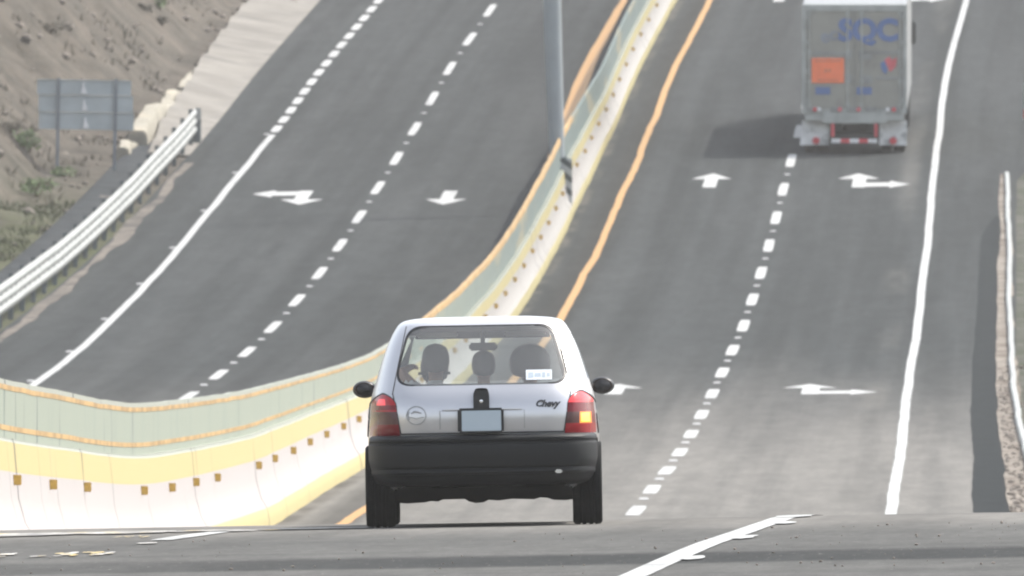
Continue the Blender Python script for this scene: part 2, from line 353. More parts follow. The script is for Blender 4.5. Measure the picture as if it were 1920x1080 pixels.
M = dict(
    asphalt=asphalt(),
    dark_strip=mat("dark_strip_asphalt", (0.026, 0.0295, 0.031), 0.95, spec=0.03, amt=0.12, scale=2.5, bump=0.2),
    asphaltdark=mat("dark_asphalt", (0.050, 0.050, 0.049), 0.95, spec=0.03, amt=0.15, scale=4, dirt=(0.075, 0.074, 0.07), dscale=2.5),
    white=paint("white_road_paint", (0.40, 0.405, 0.39), 0.6, (0.14, 0.14, 0.138), 0.52, 0.66),
    worn=paint("worn_road_paint", (0.55, 0.53, 0.48), 0.9, (0.14, 0.135, 0.13), 0.42, 0.6),
    paledust=paint('pale_dust', (0.30, 0.285, 0.25), 0.9, (0.16, 0.155, 0.15), 0.46, 0.6),
    wornyellow=paint("worn_yellow_paint", (0.55, 0.42, 0.16), 0.9, (0.14, 0.135, 0.13), 0.42, 0.6),
    yellow=paint("yellow_road_paint", (0.39, 0.205, 0.05), 0.5, (0.3, 0.2, 0.08)),
    stud=mat("stud_plastic", (0.42, 0.42, 0.41), 0.4),
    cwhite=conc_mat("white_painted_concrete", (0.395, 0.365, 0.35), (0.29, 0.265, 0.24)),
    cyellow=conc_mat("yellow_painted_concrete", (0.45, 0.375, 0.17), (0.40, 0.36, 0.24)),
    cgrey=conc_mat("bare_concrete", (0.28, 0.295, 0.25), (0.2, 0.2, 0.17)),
    panel=panel_mat(),
    porange=mat("orange_stripe", (0.40, 0.255, 0.10), 0.7, amt=0.25, scale=1.5),
    reflector=mat("amber_reflector", (0.56, 0.35, 0.065), 0.4, amt=0.3, scale=9),
    railwhite=mat("white_painted_steel", (0.34, 0.35, 0.335), 0.65, amt=0.12, dirt=(0.22, 0.225, 0.215), dscale=2.0, dlo=0.55),
    raildark=mat("dull_galvanised_steel", (0.13, 0.15, 0.155), 0.7, 0.3),
    galv=mat("galvanised_pole", (0.245, 0.275, 0.285), 0.6, 0.0, amt=0.1, scale=1.2),
    stripes=stripe_mat(),
    ditch=mat('dark_tarred_kerb', (0.042, 0.047, 0.05), 0.9, amt=0.25, scale=1.5),
    earth=earth_mat(), apron=apron_mat(),
    ground=mat("dry_ground", (0.12, 0.10, 0.08), 0.95, amt=0.3, scale=0.2, dirt=(0.11, 0.11, 0.06), dscale=0.1),
    verge=mat("gravel_verge", (0.085, 0.083, 0.07), 0.95, amt=0.35, scale=1.6, dirt=(0.055, 0.062, 0.042), dscale=0.5, dlo=0.42, dhi=0.6, bump=0.5, bscale=12),
    dirt=mat("kerb_dirt", (0.23, 0.205, 0.175), 0.95, amt=0.3, scale=3, dirt=(0.13, 0.105, 0.085), dscale=1.1, dlo=0.47, dhi=0.62, bump=0.6, bscale=9),
    dirtdark=mat("shoulder_dirt", (0.16, 0.143, 0.125), 0.95, amt=0.3, scale=2, dirt=(0.085, 0.08, 0.074), dscale=0.5, dlo=0.45, dhi=0.65),
    cream=mat("cream_concrete", (0.31, 0.29, 0.24), 0.85, amt=0.12, dirt=(0.4, 0.35, 0.27), dscale=1.5, bump=0.3, bscale=4),
    rock=mat("pale_rock", (0.21, 0.185, 0.16), 0.9, amt=0.3, scale=2),
    leaf=mat("leaf", (0.075, 0.125, 0.03), 0.6, amt=0.45, scale=6),
    leafdark=mat("dry_scrub", (0.075, 0.065, 0.045), 0.8, amt=0.4, scale=6),
    grass=mat("grass_blade", (0.085, 0.098, 0.045), 0.7, amt=0.3, scale=1.0),
    drygrass=mat('dry_grass_blade', (0.105, 0.095, 0.068), 0.9, amt=0.45, scale=0.6),
    twig=mat("twig", (0.12, 0.09, 0.06), 0.9),
    signback=mat("sign_aluminium", (0.40, 0.445, 0.455), 0.6, 0.0, amt=0.1, scale=1.5),
    signpost=mat("sign_post_steel", (0.20, 0.22, 0.24), 0.6, 0.0),
    clamp=mat("white_clamp", (0.72, 0.72, 0.72), 0.5),
    silver=mat("silver_paint", (0.56, 0.56, 0.57), 0.30, 0.75, amt=0.02, coat=0.35),
    black=mat("black_plastic", (0.012, 0.013, 0.015), 0.45, amt=0.2, scale=4, spec=0.45),
    bumper=mat("charcoal_bumper", (0.008, 0.0095, 0.011), 0.55, amt=0.1, scale=3, dirt=(0.017, 0.018, 0.019), dscale=2.5, spec=0.25),
    rubber=mat("tyre_rubber", (0.011, 0.0115, 0.012), 0.85, spec=0.25, amt=0.3, scale=6, dirt=(0.03, 0.028, 0.026), dscale=3.0),
    under=mat("underbody", (0.008, 0.008, 0.008), 0.9, spec=0.2, amt=0.4, dirt=(0.022, 0.017, 0.01), dscale=3),
    trim=mat("grey_trim", (0.11, 0.11, 0.115), 0.8), trimlight=mat("pale_trim", (0.62, 0.61, 0.59), 0.8),
    seat=mat("dark_seat_fabric", (0.022, 0.025, 0.032), 0.9),
    glass=glass_mat("car_glass", (0.86, 0.90, 0.89)),
    frit=mat("black_glass_border", (0.012, 0.012, 0.013), 0.35),
    red=mat("red_lens", (0.34, 0.012, 0.018), 0.25, amt=0.05, coat=0.25, spec=0.3), reddark=mat("dark_red_lens", (0.16, 0.009, 0.014), 0.25, amt=0.1, coat=0.2, spec=0.3),
    redlit=emit("red_lens_lit", (1.0, 0.07, 0.08), 0.30, (0.5, 0.03, 0.035)),
    amber=emit("lit_indicator", (1.0, 0.50, 0.10), 1.0, (0.7, 0.3, 0.03)), amberdim=emit("dim_indicator", (1.0, 0.26, 0.04), 0.45, (0.6, 0.2, 0.03)),
    clearlens=mat("smoky_lens", (0.085, 0.036, 0.034), 0.25, coat=0.2, spec=0.3),
    chrome=mat("chrome", (0.7, 0.7, 0.7), 0.15, 1.0, amt=0.02),
    plate=mat("plate_blue_grey", (0.40, 0.47, 0.52), 0.5, amt=0.01), seam=mat("panel_gap", (0.03, 0.03, 0.032), 0.8),
    sticker=mat("white_sticker", (0.72, 0.76, 0.78), 0.6), stickertxt=mat("sticker_print", (0.42, 0.48, 0.53), 0.6),
    letters=mat("dark_lettering", (0.05, 0.052, 0.06), 0.4), emblem=mat("faint_emblem", (0.36, 0.365, 0.37), 0.35, 0.4),
    mirrorglass=mat("mirror_brown", (0.05, 0.035, 0.03), 0.1, 0.6),
    trailer=mat("trailer_grey", (0.275, 0.273, 0.243), 0.6, amt=0.06, dirt=(0.21, 0.208, 0.185), dscale=1.5),
    trailerside=mat("trailer_white_side", (0.24, 0.25, 0.25), 0.5, amt=0.03), trailrib=mat("trailer_frame", (0.34, 0.36, 0.345), 0.5, 0.1),
    tblue=mat("blue_vinyl", (0.085, 0.15, 0.34), 0.5, amt=0.08), tbluefaint=mat("faded_blue_vinyl", (0.215, 0.245, 0.30), 0.5),
    torange=mat("orange_placard", (0.90, 0.20, 0.075), 0.6, amt=0.06), torangedark=mat("placard_print", (0.52, 0.16, 0.08), 0.6),
    tred=mat("red_vinyl", (0.55, 0.10, 0.12), 0.5), redtape=mat("red_reflective_tape", (0.58, 0.06, 0.08), 0.4), whitetape=mat("white_reflective_tape", (0.75, 0.75, 0.75), 0.4),
    flap=mat("dirty_white_flap", (0.72, 0.73, 0.73), 0.7, amt=0.12, dirt=(0.30, 0.31, 0.31), dscale=2.5, dlo=0.45, dhi=0.65),
    chassis=mat("black_chassis", (0.03, 0.034, 0.037), 0.7),
    steel=mat("dull_steel", (0.26, 0.27, 0.27), 0.5, 0.4),
    skin=mat("skin", (0.36, 0.20, 0.13), 0.55, amt=0.05), hair=mat("dark_hair", (0.022, 0.018, 0.016), 0.6), eye=mat("eye", (0.7, 0.7, 0.68), 0.2),
    shirt=mat("pale_shirt", (0.80, 0.77, 0.75), 0.85, amt=0.06), darkshirt=mat("dark_shirt", (0.04, 0.045, 0.055), 0.85), greyshirt=mat("grey_shirt", (0.30, 0.28, 0.29), 0.85),
    jeans=mat("blue_jeans", (0.05, 0.07, 0.12), 0.9),
)

# ------------------------------------------------------------------ road
def frange(a, b, s):
    n = max(1, int(round((b - a) / s))); return [a + (b - a) * i / n for i in range(n + 1)]
mb = MB(); mb.uv = []
ds = frange(-50, 640, 2.0); rows = []
offs_n = [ASPH_L, -16, -13, -10, -8.36, -7.15, -5, -3.45, -1.5, 0, 1.2, 1.95]
for d in ds:
    on_ = offs_n[:-1] + [1.95 + 3.0 * min(max((136 - d) / 8, 0), 1)]
    rows.append([P(d, o) for o in on_]); mb.uv += [(o, d) for o in on_]
mb.grid(rows)
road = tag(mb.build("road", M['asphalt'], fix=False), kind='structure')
# widening of the shoulder where the exit lane starts
mb = MB(); mb.uv = []; rows = []
for d in frange(405, 640, 2.5):
    e = 1.95 + 4.2 * min(max((d - 418) / 60, 0), 1)
    r_ = [P(d, o, 0.004) for o in (1.9, 1.9 + (e - 1.9) * 0.5 + 0.01, e + 0.02)]; rows.append(r_)
    mb.uv += [(o, d) for o in (1.9, 3.5, e)]
mb.grid(rows); tag(mb.build("exit_lane", M['asphalt'], fix=False), kind='structure')

def strip_obj(name, m, d0, d1, o0, o1, h=0.006, step=2.0, k=1, a=0.03, parent=None, taper=False):
    mb = MB(); rows = []
    for d in frange(d0, d1, step):
        f0 = o0(d) if callable(o0) else o0; f1 = o1(d) if callable(o1) else o1
        ww = wob(d, k, a); rows.append([P(d, f0 + ww, h), P(d, f1 + ww + wob(d, k + 3, a * 0.35), h)])
    mb.grid(rows); o = mb.build(name, m, parent, fix=False)
    return o
strip_obj("edge_line", M['white'], 20, 640, -0.08, 0.08, k=1, parent=road, a=0.022)
strip_obj("edge_line", M['yellow'], 20, 640, -7.23, -7.07, k=2, parent=road, a=0.05)
strip_obj("edge_line", M['yellow'], 20, 640, lambda d: -9.27 - .33 * min(max((d - 418) / 40, 0), 1), lambda d: -9.11 - .33 * min(max((d - 440) / 60, 0), 1), k=3, parent=road, a=0.04)
strip_obj("edge_line", M['white'], 20, 437, lambda d: edgeLoff(d) - 0.08, lambda d: edgeLoff(d) + 0.08, k=4, parent=road, a=0.03)
def dashes(name, lst, ofn, hw, L, k, m=M['white']):
    mb = MB()
    for c in lst:
        rows = []
        for d in frange(c - L / 2, c + L / 2, 1.0):
            t = abs(d - c) / (L / 2); ww = hw * (1 - 0.15 * max(0, t - 0.75) / 0.25)
            x = ofn(d) + wob(d, k, 0.015); rows.append([P(d, x - ww, 0.006), P(d, x + ww, 0.006)])
        mb.grid(rows)
    return mb.build(name, m, road, fix=False)
RD = [253.0 + 12.36 * k for k in range(-9, 31)]
LD = [326.0 + 12.62 * k for k in range(-22, 24)]
dashes("lane_line", RD, lambda d: -3.45, 0.105, 5.4, 5)
dashes("lane_line", [117.2], lambda d: -3.76 + .03 * (d - 117), 0.085, 4.2, 5)
dashes("lane_line", LD, dashLoff, 0.095, 5.4, 6)
dashes("broken_edge_line", frange(439.5, 640, 3.9), edgeLoff, 0.11, 2.7, 7)

# arrows: polygon in (right, ahead) metres
ST = [(-.155, -3), (.155, -3), (.155, .6), (.47, .6), (0, 3), (-.47, .6), (-.155, .6)]
CB = [(-.155, -3), (.155, -3), (.155, -2.7), (.72, -2.5), (.72, -3.2), (1.2, -1.6), (.72, -.2), (.72, -.9), (.155, -1.0), (.155, .7), (.47, .7), (-.05, 3), (-.52, .7), (-.155, .7)]
def arrow(poly, d, off, flip=False, sx=1.0, mirror=False):
    # subdivide the outline lengthwise so that it follows the road
    q = []
    for i, a in enumerate(poly):
        b = poly[(i + 1) % len(poly)]; n = max(1, int(abs(b[1] - a[1]) / 0.8))
        q += [(a[0] + (b[0] - a[0]) * t / n, a[1] + (b[1] - a[1]) * t / n) for t in range(n)]
    bm = bmesh.new(); s = -1 if flip else 1
    vs = [bm.verts.new(P(d + s * y, off + s * x * sx * (1 if not mirror else -1), 0.007)) for x, y in q]
    es = [bm.edges.new((vs[i], vs[(i + 1) % len(vs)])) for i in range(len(vs))]
    bmesh.ops.triangle_fill(bm, use_beauty=True, use_dissolve=False, edges=es)
    for f in bm.faces:
        f.normal_update()
        if f.normal.z < 0: f.normal_flip()
    me = bpy.data.meshes.new("direction_arrow"); bm.to_mesh(me); bm.free(); me.materials.append(M['white'])
    o = bpy.data.objects.new("direction_arrow", me); COL.objects.link(o); o.parent = road
for d in (317.5, 417.5, 497.0):
    arrow(ST, d, -5.2); arrow(CB, d, -1.72)
arrow(ST, 410.0, -11.15, flip=True); arrow(CB, 410.0, -14.5, flip=True)

# darker strip left of the right kerb, dirt strips
strip_obj("dark_strip", M['dark_strip'], 205, 402, lambda d: 1.13 + 0.0004 * (d - 300) + .35 * max(0, (d - 390) / 12) ** 2, lambda d: 1.60, 0.005, k=11, a=0.025, parent=road)
tag(strip_obj("kerb_dirt", M['dirt'], 150, 420, lambda d: 1.585, lambda d: 1.80 + .2 * (420 - d) / 140 + wob(d, 77, .12), 0.012, k=12, a=0.05), kind='structure')
tag(strip_obj("shoulder_dirt", M['dirtdark'], 300, 425, lambda d: -17.92 + wob(d, 22, 0.12), lambda d: -17.70 + wob(d, 21, 0.18), 0.008, step=1.0, k=13, a=0.05), kind='structure')
mb = MB()
for k in range(60):   # worn paint and pale scuffs on the crown of the road
    pass
def blot(mb, d, off, L, W, m, n=18):
    vs = []
    for i in range(n):
        a = 2 * math.pi * i / n; r = 1 + 0.45 * noise.noise(Vector((math.cos(a) * 1.7 + d, math.sin(a) * 1.7 + off, 3)))
        vs.append(P(d + L * math.sin(a) * r, off + W * math.cos(a) * r, 0.009))
    mb.add(vs, [tuple(range(n))], m)
for d, px0, px1, L, m in ((117.6, -3.1, -3.0, 0.3, 0),):
    pass
def row_blot(mb, y0, px0, px1, L, m):
    # a flake of paint at the depth the near road shows there
    d = 33360 * 1.745 / (y0 - 500); s = F / d
    X0, X1 = (px0 - 960) / s, (px1 - 960) / s
    blot(mb, d, (X0 + X1) / 2 - xR(d), L, (X1 - X0) / 2, m)
rnd = random.Random(3)
for i in range(26): row_blot(mb, 1027 + rnd.uniform(0, 6), *(lambda a: (a, a + rnd.uniform(8, 26)))(rnd.uniform(-10, 200)), rnd.uniform(.08, .25), rnd.choice((0, 0, 1)))
for i in range(60): row_blot(mb, 984 + rnd.uniform(0, 4), *(lambda a: (a, a + rnd.uniform(12, 40)))(rnd.uniform(-20, 500)), rnd.uniform(.08, .25), rnd.choice((0, 0, 0, 1)))
for i in range(10): row_blot(mb, 994 + rnd.uniform(0, 6), *(lambda a: (a, a + rnd.uniform(6, 18)))(rnd.uniform(200, 290)), rnd.uniform(.05, .15), 1)
row_blot(mb, 1012, 258, 296, .22, 0)
for a_, b_, y_, L_ in ((-90, 150, 987, 1.1), (120, 340, 986, .9), (330, 480, 985, .5), (470, 700, 984, .4), (590, 690, 985, .15)): row_blot(mb, y_, a_, b_, L_, 2)
mb.build("worn_paint", [M['worn'], M['wornyellow'], M['paledust']], road, fix=False)
mb = MB()
for d in (104.5, 111.8, 118.4):    # thermoplastic tabs beside the near edge line
    blot(mb, d, 0.12, 0.7, 0.07, 0)
blot(mb, 123.6, 0.04, 1.5, 0.13, 0)
mb.build("paint_tab", M['white'], road, fix=False)
# small pale studs and their copies
def stud_proto():
    mb = MB(); a, b, h = 0.055, 0.05, 0.022
    mb.add([(-a, -b, 0), (a, -b, 0), (a, b, 0), (-a, b, 0), (-a * .75, -b * .45, h), (a * .75, -b * .45, h), (a * .75, b * .45, h), (-a * .75, b * .45, h)],
           [(0, 3, 2, 1), (4, 5, 6, 7), (0, 1, 5, 4), (1, 2, 6, 5), (2, 3, 7, 6), (3, 0, 4, 7)])
    return mb.build("road_stud", M['stud'])
stud = stud_proto(); first = True
def place_stud(d, off, label, group):
    global first
    o = stud if first else stud.copy()
    if not first: COL.objects.link(o)
    first = False; o.location = P(d, off, 0.007); o.scale = (1.3, 2.2, 1.2); tag(o, label, "road stud", group)
for d in RD:
    if 238 < d < 425: place_stud(d + 6.2, -3.45, "small raised stud in a gap of the dashed lane line behind the truck", "studs of the right lane line")
for d in LD:
    if 310 < d < 495: place_stud(d + 6.3, dashLoff(d), "small raised stud in a gap of the dashed lane line left of the barrier", "studs of the left lane line")
for d in frange(322, 437, 17.0): place_stud(d, edgeLoff(d) - 0.13, "small raised stud beside the solid white line near the left guardrail", "studs of the left edge line")

# ------------------------------------------------------------------ ground, verge and cut slope
def hill(o, d):
    """height above the road of the ground o metres left of the asphalt"""
    ramp_d = min(max((d - 330) / 60, 0), 1); far = min(max((d - 436) / 20, 0), 1)
    start = 3.0 - 0.9 * far; slope = 0.25 + 0.75 * ramp_d
    if o <= start: base = 0.02 * o + far * max(0, o - 0.25) * 0.16
    else:
        base = 0.02 * start + far * (start - 0.25) * 0.16 + min((o - start) * slope, 9 + 0.08 * (o - start))
    am = min(max((o - 1.5) / 3, 0), 1)
    p = Vector((o * 0.32, d * 0.10, 0.3))
    gul = noise.noise(Vector((o * 0.10 + d * 0.02, d * 0.21, 2.0))) * 1.7 + noise.noise(Vector((o * 0.25, d * 0.5, 6.0))) * 0.9
    fr = noise.fractal(Vector((o * 0.9, d * 0.35, 9.0)), 0.9, 2.1, 5) * 0.28
    return base + am * (gul * 0.55 + fr) if o > 0 else base
mb = MB(); mb.uv = []; rows = []
olist = frange(-0.6, 8, 0.16) + frange(8.5, 40, 1.2)
for d in frange(300, 636, 0.7):
    rr = []
    for o in olist:
        p = P(d, ASPH_L - o); p.z += hill(o, d) - 0.035 - .6 * max(0, 303 - d); rr.append(p); mb.uv.append((o, d))
    rows.append(rr)
mb.grid(rows); dm = MB(); dr = []
for d in frange(300, 437, 1.0): dr.append([P(d, ASPH_L - o, .02 * o + h) for o, h in ((.8, .0), (.95, .07), (1.4, .09), (1.55, .02))])
dm.grid(dr); tag(dm.build('ditch_kerb', M['ditch'], smooth=True, angle=180, fix=False), kind='structure')
tag(mb.build("hillside", M['earth'], smooth=True, angle=180, fix=False), kind='structure')
mb = MB(); rows = []
xs = [-900, -400, -200, -120, -80, -60, -45, -30, -20, -10, -4, 0, 1.5, 2.5, 6, 12, 20, 40, 80, 150, 300, 900]
for d in frange(-300, 1600, 20) :
    rr = []
    for x in xs:
        X = xR(min(max(d, -50), 640)) + x; z = ZC + zrel(min(max(d, -50), 900))
        if x < -17:
            hh = hill(-x - 18, d) if 300 < d < 640 else (0.25 * min(-x - 18, 20) if d >= 300 else 0.05 * min(-x - 18, 60))
            z += hh - (1.2 if -70 < x < -19 else 0.4)
        elif x > 2: z += -0.05 - 0.04 * min(x, 60)
        else: z -= 0.35
        rr.append((X, d, z))
    rows.append(rr)
mb.grid(rows); tag(mb.build("ground", M['ground'], smooth=True, angle=180, fix=False), kind='structure')
mb = MB(); rows = []
for d in frange(60, 420, 1.0):
    rows.append([P(d, o, -0.02 + (0.0 if o < 2.4 else 0.10 * noise.noise(Vector((o * 1.3, d * 0.4, 1))) - 0.02 * (o - 2))) for o in frange(1.9, 12, 0.5)])
mb.grid(rows); tag(mb.build("verge", M['verge'], smooth=True, angle=180, fix=False), kind='structure')
# tan concrete apron along the foot of the cut
mb = MB(); mb.uv = []; rows = []
for d in frange(428, 636, 0.5):
    wv = 1.05 + 0.62 * min(max((d - 432) / 50, 0), 1) + 0.08 * noise.noise(Vector((d * 0.12, 0, 0)))
    rip = 0.045 * math.sin(d * 2 * math.pi / 5.5 + 1.2 * noise.noise(Vector((d * 0.1, 2, 2)))) + 0.05 * noise.noise(Vector((d * 0.7, 3, 1)))
    rr = []
    for j in range(9):
        t = j / 8; o = -0.05 + wv * t
        p = P(d, ASPH_L - o, 0.02 + 0.36 * t ** 1.3 * min(1, (d - 428) / 12 + 0.25) + rip * min(1, t * 4)); rr.append(p); mb.uv.append((o, d + o * 1.2))
    rows.append(rr)
mb.grid(rows); tag(mb.build("drainage_apron", M['apron'], smooth=True, angle=60, fix=False), kind='structure')
# cream concrete block wall where the apron begins
root = empty("drain_wall", P(440, ASPH_L - 1.0)); tag(root, "broken cream concrete drain wall at the foot of the earth slope behind the guardrail end", "drain wall")
base = root.location
for d0, d1, o0, hh, th in ((426.5, 430.5, 1.3, .45, .35), (430.8, 445.5, 1.1, .78, .5), (446.0, 452.0, 1.25, .5, .35), (452.4, 461.5, 1.2, .42, .3)):
    mb = MB(); rows = []
    for d in frange(d0, d1, 0.5):
        t = (d - d0) / (d1 - d0); hj = .85 * hh * (0.55 + 0.45 * math.sin(math.pi * min(1, t * 1.0 + 0.12))) + 0.1 * noise.noise(Vector((d * 0.9, 3, 1)))
        oo = o0 + 0.1 * noise.noise(Vector((d * 0.4, 6, 1)))
        rows.append([P(d, ASPH_L - oo + a, b) - base for a, b in ((0, -.2), (-.04, hj * .8), (-.12, hj), (-th * .8, hj * 1.02), (-th, hj * .7), (-th, -.2))])
    mb.grid(rows); n = len(rows)
    mb.add(rows[0], [tuple(range(6))]); mb.add(rows[-1], [tuple(reversed(range(6)))])
    mb.build("wall_block", M['cream'], root, smooth=True, angle=50)

# stones (uncounted), grass
def icorock(mb, c, r, rn, m=0):
    bm = bmesh.new(); bmesh.ops.create_icosphere(bm, subdivisions=1, radius=1)
    sx, sy, sz = rn.uniform(.7, 1.3), rn.uniform(.7, 1.3), rn.uniform(.5, .9); k = rn.uniform(0, 50)
    bm.verts.ensure_lookup_table()
    vs = [Vector(c) + Vector((v.co.x * sx, v.co.y * sy, v.co.z * sz)) * r * (1 + 0.4 * noise.noise(v.co * 1.5 + Vector((k, 0, 0)))) for v in bm.verts]
    mb.add(vs, [[v.index for v in f.verts] for f in bm.faces], m); bm.free()
rn = random.Random(5); mb = MB()
for i in range(520):
    d = rn.uniform(350, 500); o = rn.uniform(0.5, 9); p = P(d, ASPH_L - o); p.z += hill(o, d)
    icorock(mb, p, rn.choice((.05, .06, .08, .1, .16)), rn)
tag(mb.build("stones", M['rock']), kind='stuff')
mb = MB()
for i in range(420):
    d = rn.uniform(228, 330); o = 1.62 + abs(rn.gauss(0, .28)); icorock(mb, P(d, o, 0.02), rn.choice((.02, .025, .03, .05)), rn)
for i in range(170):
    d = rn.uniform(100, 117); o = rn.uniform(-4.6, 3.0) if i % 3 else rn.uniform(0.4, 3.0); icorock(mb, P(d, o, 0.005), rn.choice((.004, .005, .007, .011)), rn)
tag(mb.build("gravel", M['rock']), kind='stuff')
mb = MB()
def blade(mb, p, h, rn):
    a = rn.uniform(0, 6.28); w_ = rn.uniform(.01, .025); lean = Vector((rn.gauss(0, .35), rn.gauss(0, .35), 1)) * h
    s_ = Vector((math.cos(a), math.sin(a), 0)) * w_
    mb.add([p - s_, p + s_, p + lean * .6 + s_ * .6, p + lean, p + lean * .6 - s_ * .6], [(0, 1, 2, 3, 4)])
for i in range(12000):
    d = rn.uniform(330, 408); o = rn.uniform(1.6, 4.2)
    if noise.noise(Vector((o * 0.8, d * 0.12, 3))) < -0.05: continue
    p = P(d, ASPH_L - o); p.z += hill(o, d) - 0.05; blade(mb, p, rn.uniform(.06, .15), rn)
for i in range(5000):
    d = rn.uniform(240, 415); o = rn.uniform(2.15, 5)
    if noise.noise(Vector((o * 0.9, d * 0.15, 8))) < 0.0: continue
    blade(mb, P(d, o, -0.05), rn.uniform(.06, .2), rn)
tag(mb.build("grass", M['grass'], fix=False), kind='stuff')
mb = MB()
for i in range(5200):
    d = rn.uniform(352, 505); o = rn.uniform(2.0, 11)
    q = noise.noise(Vector((o * 0.45, d * 0.16, 5))) + .5 * noise.noise(Vector((o * 1.6, d * 0.6, 2)))
    if q < 0.10: continue
    p = P(d, ASPH_L - o); p.z += hill(o, d) - 0.05
    for k in range(4): blade(mb, p + Vector((rn.gauss(0, .08), rn.gauss(0, .08), 0)), rn.uniform(.07, .24), rn)
tag(mb.build("dry_grass", M['drygrass'], fix=False), kind='stuff')

def leafclump(mb, c, rx, ry, rz, n, rn, size):
    for i in range(n):
        while True:
            q = Vector((rn.uniform(-1, 1), rn.uniform(-1, 1), rn.uniform(-.6, 1)))
            if q.length < 1 and noise.noise(q * 2.3 + Vector(c)) > -0.15: break
        p = Vector(c) + Vector((q.x * rx, q.y * ry, q.z * rz)); a = Vector((rn.gauss(0, 1), rn.gauss(0, 1), rn.gauss(0, 1))).normalized()
        b = a.orthogonal().normalized(); s_ = size * rn.uniform(.6, 1.4)
        mb.add([p - a * s_, p + b * s_ * .45, p + a * s_, p - b * s_ * .45], [(0, 1, 2, 3)])
def dof(px, py):
    """distance at which the line of sight through a photo point meets the earth slope"""
    for i in range(1500):
        d = 335 + i * 0.2; X = (px - 960) * d / F; z = ZC - (py - 500) * d / F
        o = xR(d) + ASPH_L - X
        if o < 0.2: continue
        g = P(d, ASPH_L - o).z + hill(o, d)
        if g >= z: return d, X, g
    return 470, (px - 960) * 470 / F, ZC - (py - 500) * 470 / F
def shrub(px, py, r, h, label, leaf, name="shrub", n=260, cat="shrub"):
    d, X, g = dof(px, py); root = empty(name, (X, d, g - 0.05)); tag(root, label, cat)
    mb = MB(); rn = random.Random(int(px * 7 + py))
    for k in range(5):
        c = (rn.uniform(-.55, .55) * r, rn.uniform(-.5, .5) * r, h * rn.uniform(.35, .7)); leafclump(mb, c, r * .6, r * .6, h * .42, n // 5, rn, 0.055)
    mb.build("foliage", leaf, root, fix=False)
    mb = MB()
    for k in range(6): mb.tube([(0, 0, 0), (rn.uniform(-.3, .3) * r, rn.uniform(-.3, .3) * r, h * .4), (rn.uniform(-.7, .7) * r, rn.uniform(-.6, .6) * r, h * .8)], [.018, .012, .005], 5)
    mb.build("stem", M['twig'], root)
shrub(55, 282, .42, .55, "bright green shrub on the bare slope below the left end of the sign", M['leaf'])
shrub(70, 368, .5, .5, "wide bright green shrub on the slope well below the sign's left post", M['leaf'])
shrub(120, 330, .28, .3, "low green shrub at the foot of the sign's left post", M['leaf'], n=160)
shrub(300, 18, .16, .5, "narrow green shrub high on the earth slope at the top of the picture", M['leaf'], n=140)
shrub(22, 245, .45, .3, "dark dry scrub bush on the slope left of the sign", M['leafdark'])
shrub(270, 22, .2, .2, "dark dry scrub tuft on the slope beside the narrow green shrub", M['leafdark'], n=160)
shrub(305, 45, .2, .25, "dark dry scrub tuft on the slope just under the narrow green shrub", M['leafdark'], n=160)
shrub(95, 60, .5, .35, "grey brown scrub bush high on the slope above the sign", M['leafdark'], n=200)

# ------------------------------------------------------------------ median barrier
root = empty("median_barrier", P(300, BAR)); base = root.location.copy()
tag(root, "long concrete median barrier with yellow bands, amber reflectors and a green glare screen on top", "barrier")
prof = [(.33, -.05), (.33, .10), (.30, .26), (.225, .38), (.16, .62), (.14, .87), (.115, 1.16), (.10, 1.185), (.10, 1.20),
        (-.10, 1.20), (-.10, 1.185), (-.115, 1.16), (-.14, .87), (-.16, .62), (-.225, .38), (-.30, .26), (-.33, .10), (-.33, -.05)]
HS = pchip([(0, 1), (228, 1), (256, .91), (288, .84), (350, .84), (392, .95), (410, .97), (440, .86), (640, .86)])
def JS(d): t = min(max((d - 262) / 70, 0), 1); return 1 - .11 * t * t * (3 - 2 * t)
def pz(d, z): return HS(d) * (1.2 * JS(d) + (z - 1.2) * (1.81 - 1.2 * JS(d)) / .61)
def bandmat(j):
    z = (prof[j][1] + prof[j + 1][1]) / 2
    return 1 if (z < 0.26 or 0.87 < z < 1.165) else (2 if z >= 1.165 else 0)
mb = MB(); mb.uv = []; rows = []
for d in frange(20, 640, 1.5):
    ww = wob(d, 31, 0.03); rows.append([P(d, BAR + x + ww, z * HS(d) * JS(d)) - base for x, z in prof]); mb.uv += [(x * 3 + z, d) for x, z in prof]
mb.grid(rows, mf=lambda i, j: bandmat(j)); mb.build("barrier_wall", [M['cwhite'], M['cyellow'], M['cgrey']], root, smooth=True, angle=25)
pp = [(.03, 1.20), (.03, 1.285), (.034, 1.285), (.034, 1.335), (.03, 1.335), (.03, 1.71), (.034, 1.71), (.034, 1.76), (.03, 1.76), (.025, 1.81), (-.03, 1.81), (-.03, 1.20)]
mb = MB(); mb.uv = []; rows = []
for d in frange(20, 640, 1.5):
    ww = wob(d, 31, 0.03); tz = 0.012 * noise.noise(Vector((d * 0.6, 2, 2))) - 0.03
    rows.append([P(d, BAR + x + ww, pz(d, z) + (tz if z > 1.7 else 0)) - base for x, z in pp]); mb.uv += [(x * 3 + z, d) for x, z in pp]
def pmf(i, j):
    d = 20 + 1.5 * i
    if j in (1, 2, 3): return 1 if d < 300 + 25 * noise.noise(Vector((d * .3, 1, 1))) else 0
    if j in (5, 6, 7): return 1 if d < 412 else 0
    return (2 if d < 300 else 1 if d < 412 else 0) if j in (8, 9) else 0
mb.grid(rows, mf=pmf); mb.build("glare_screen", [M['panel'], M['porange'], M['cgrey']], root, smooth=True, angle=25)
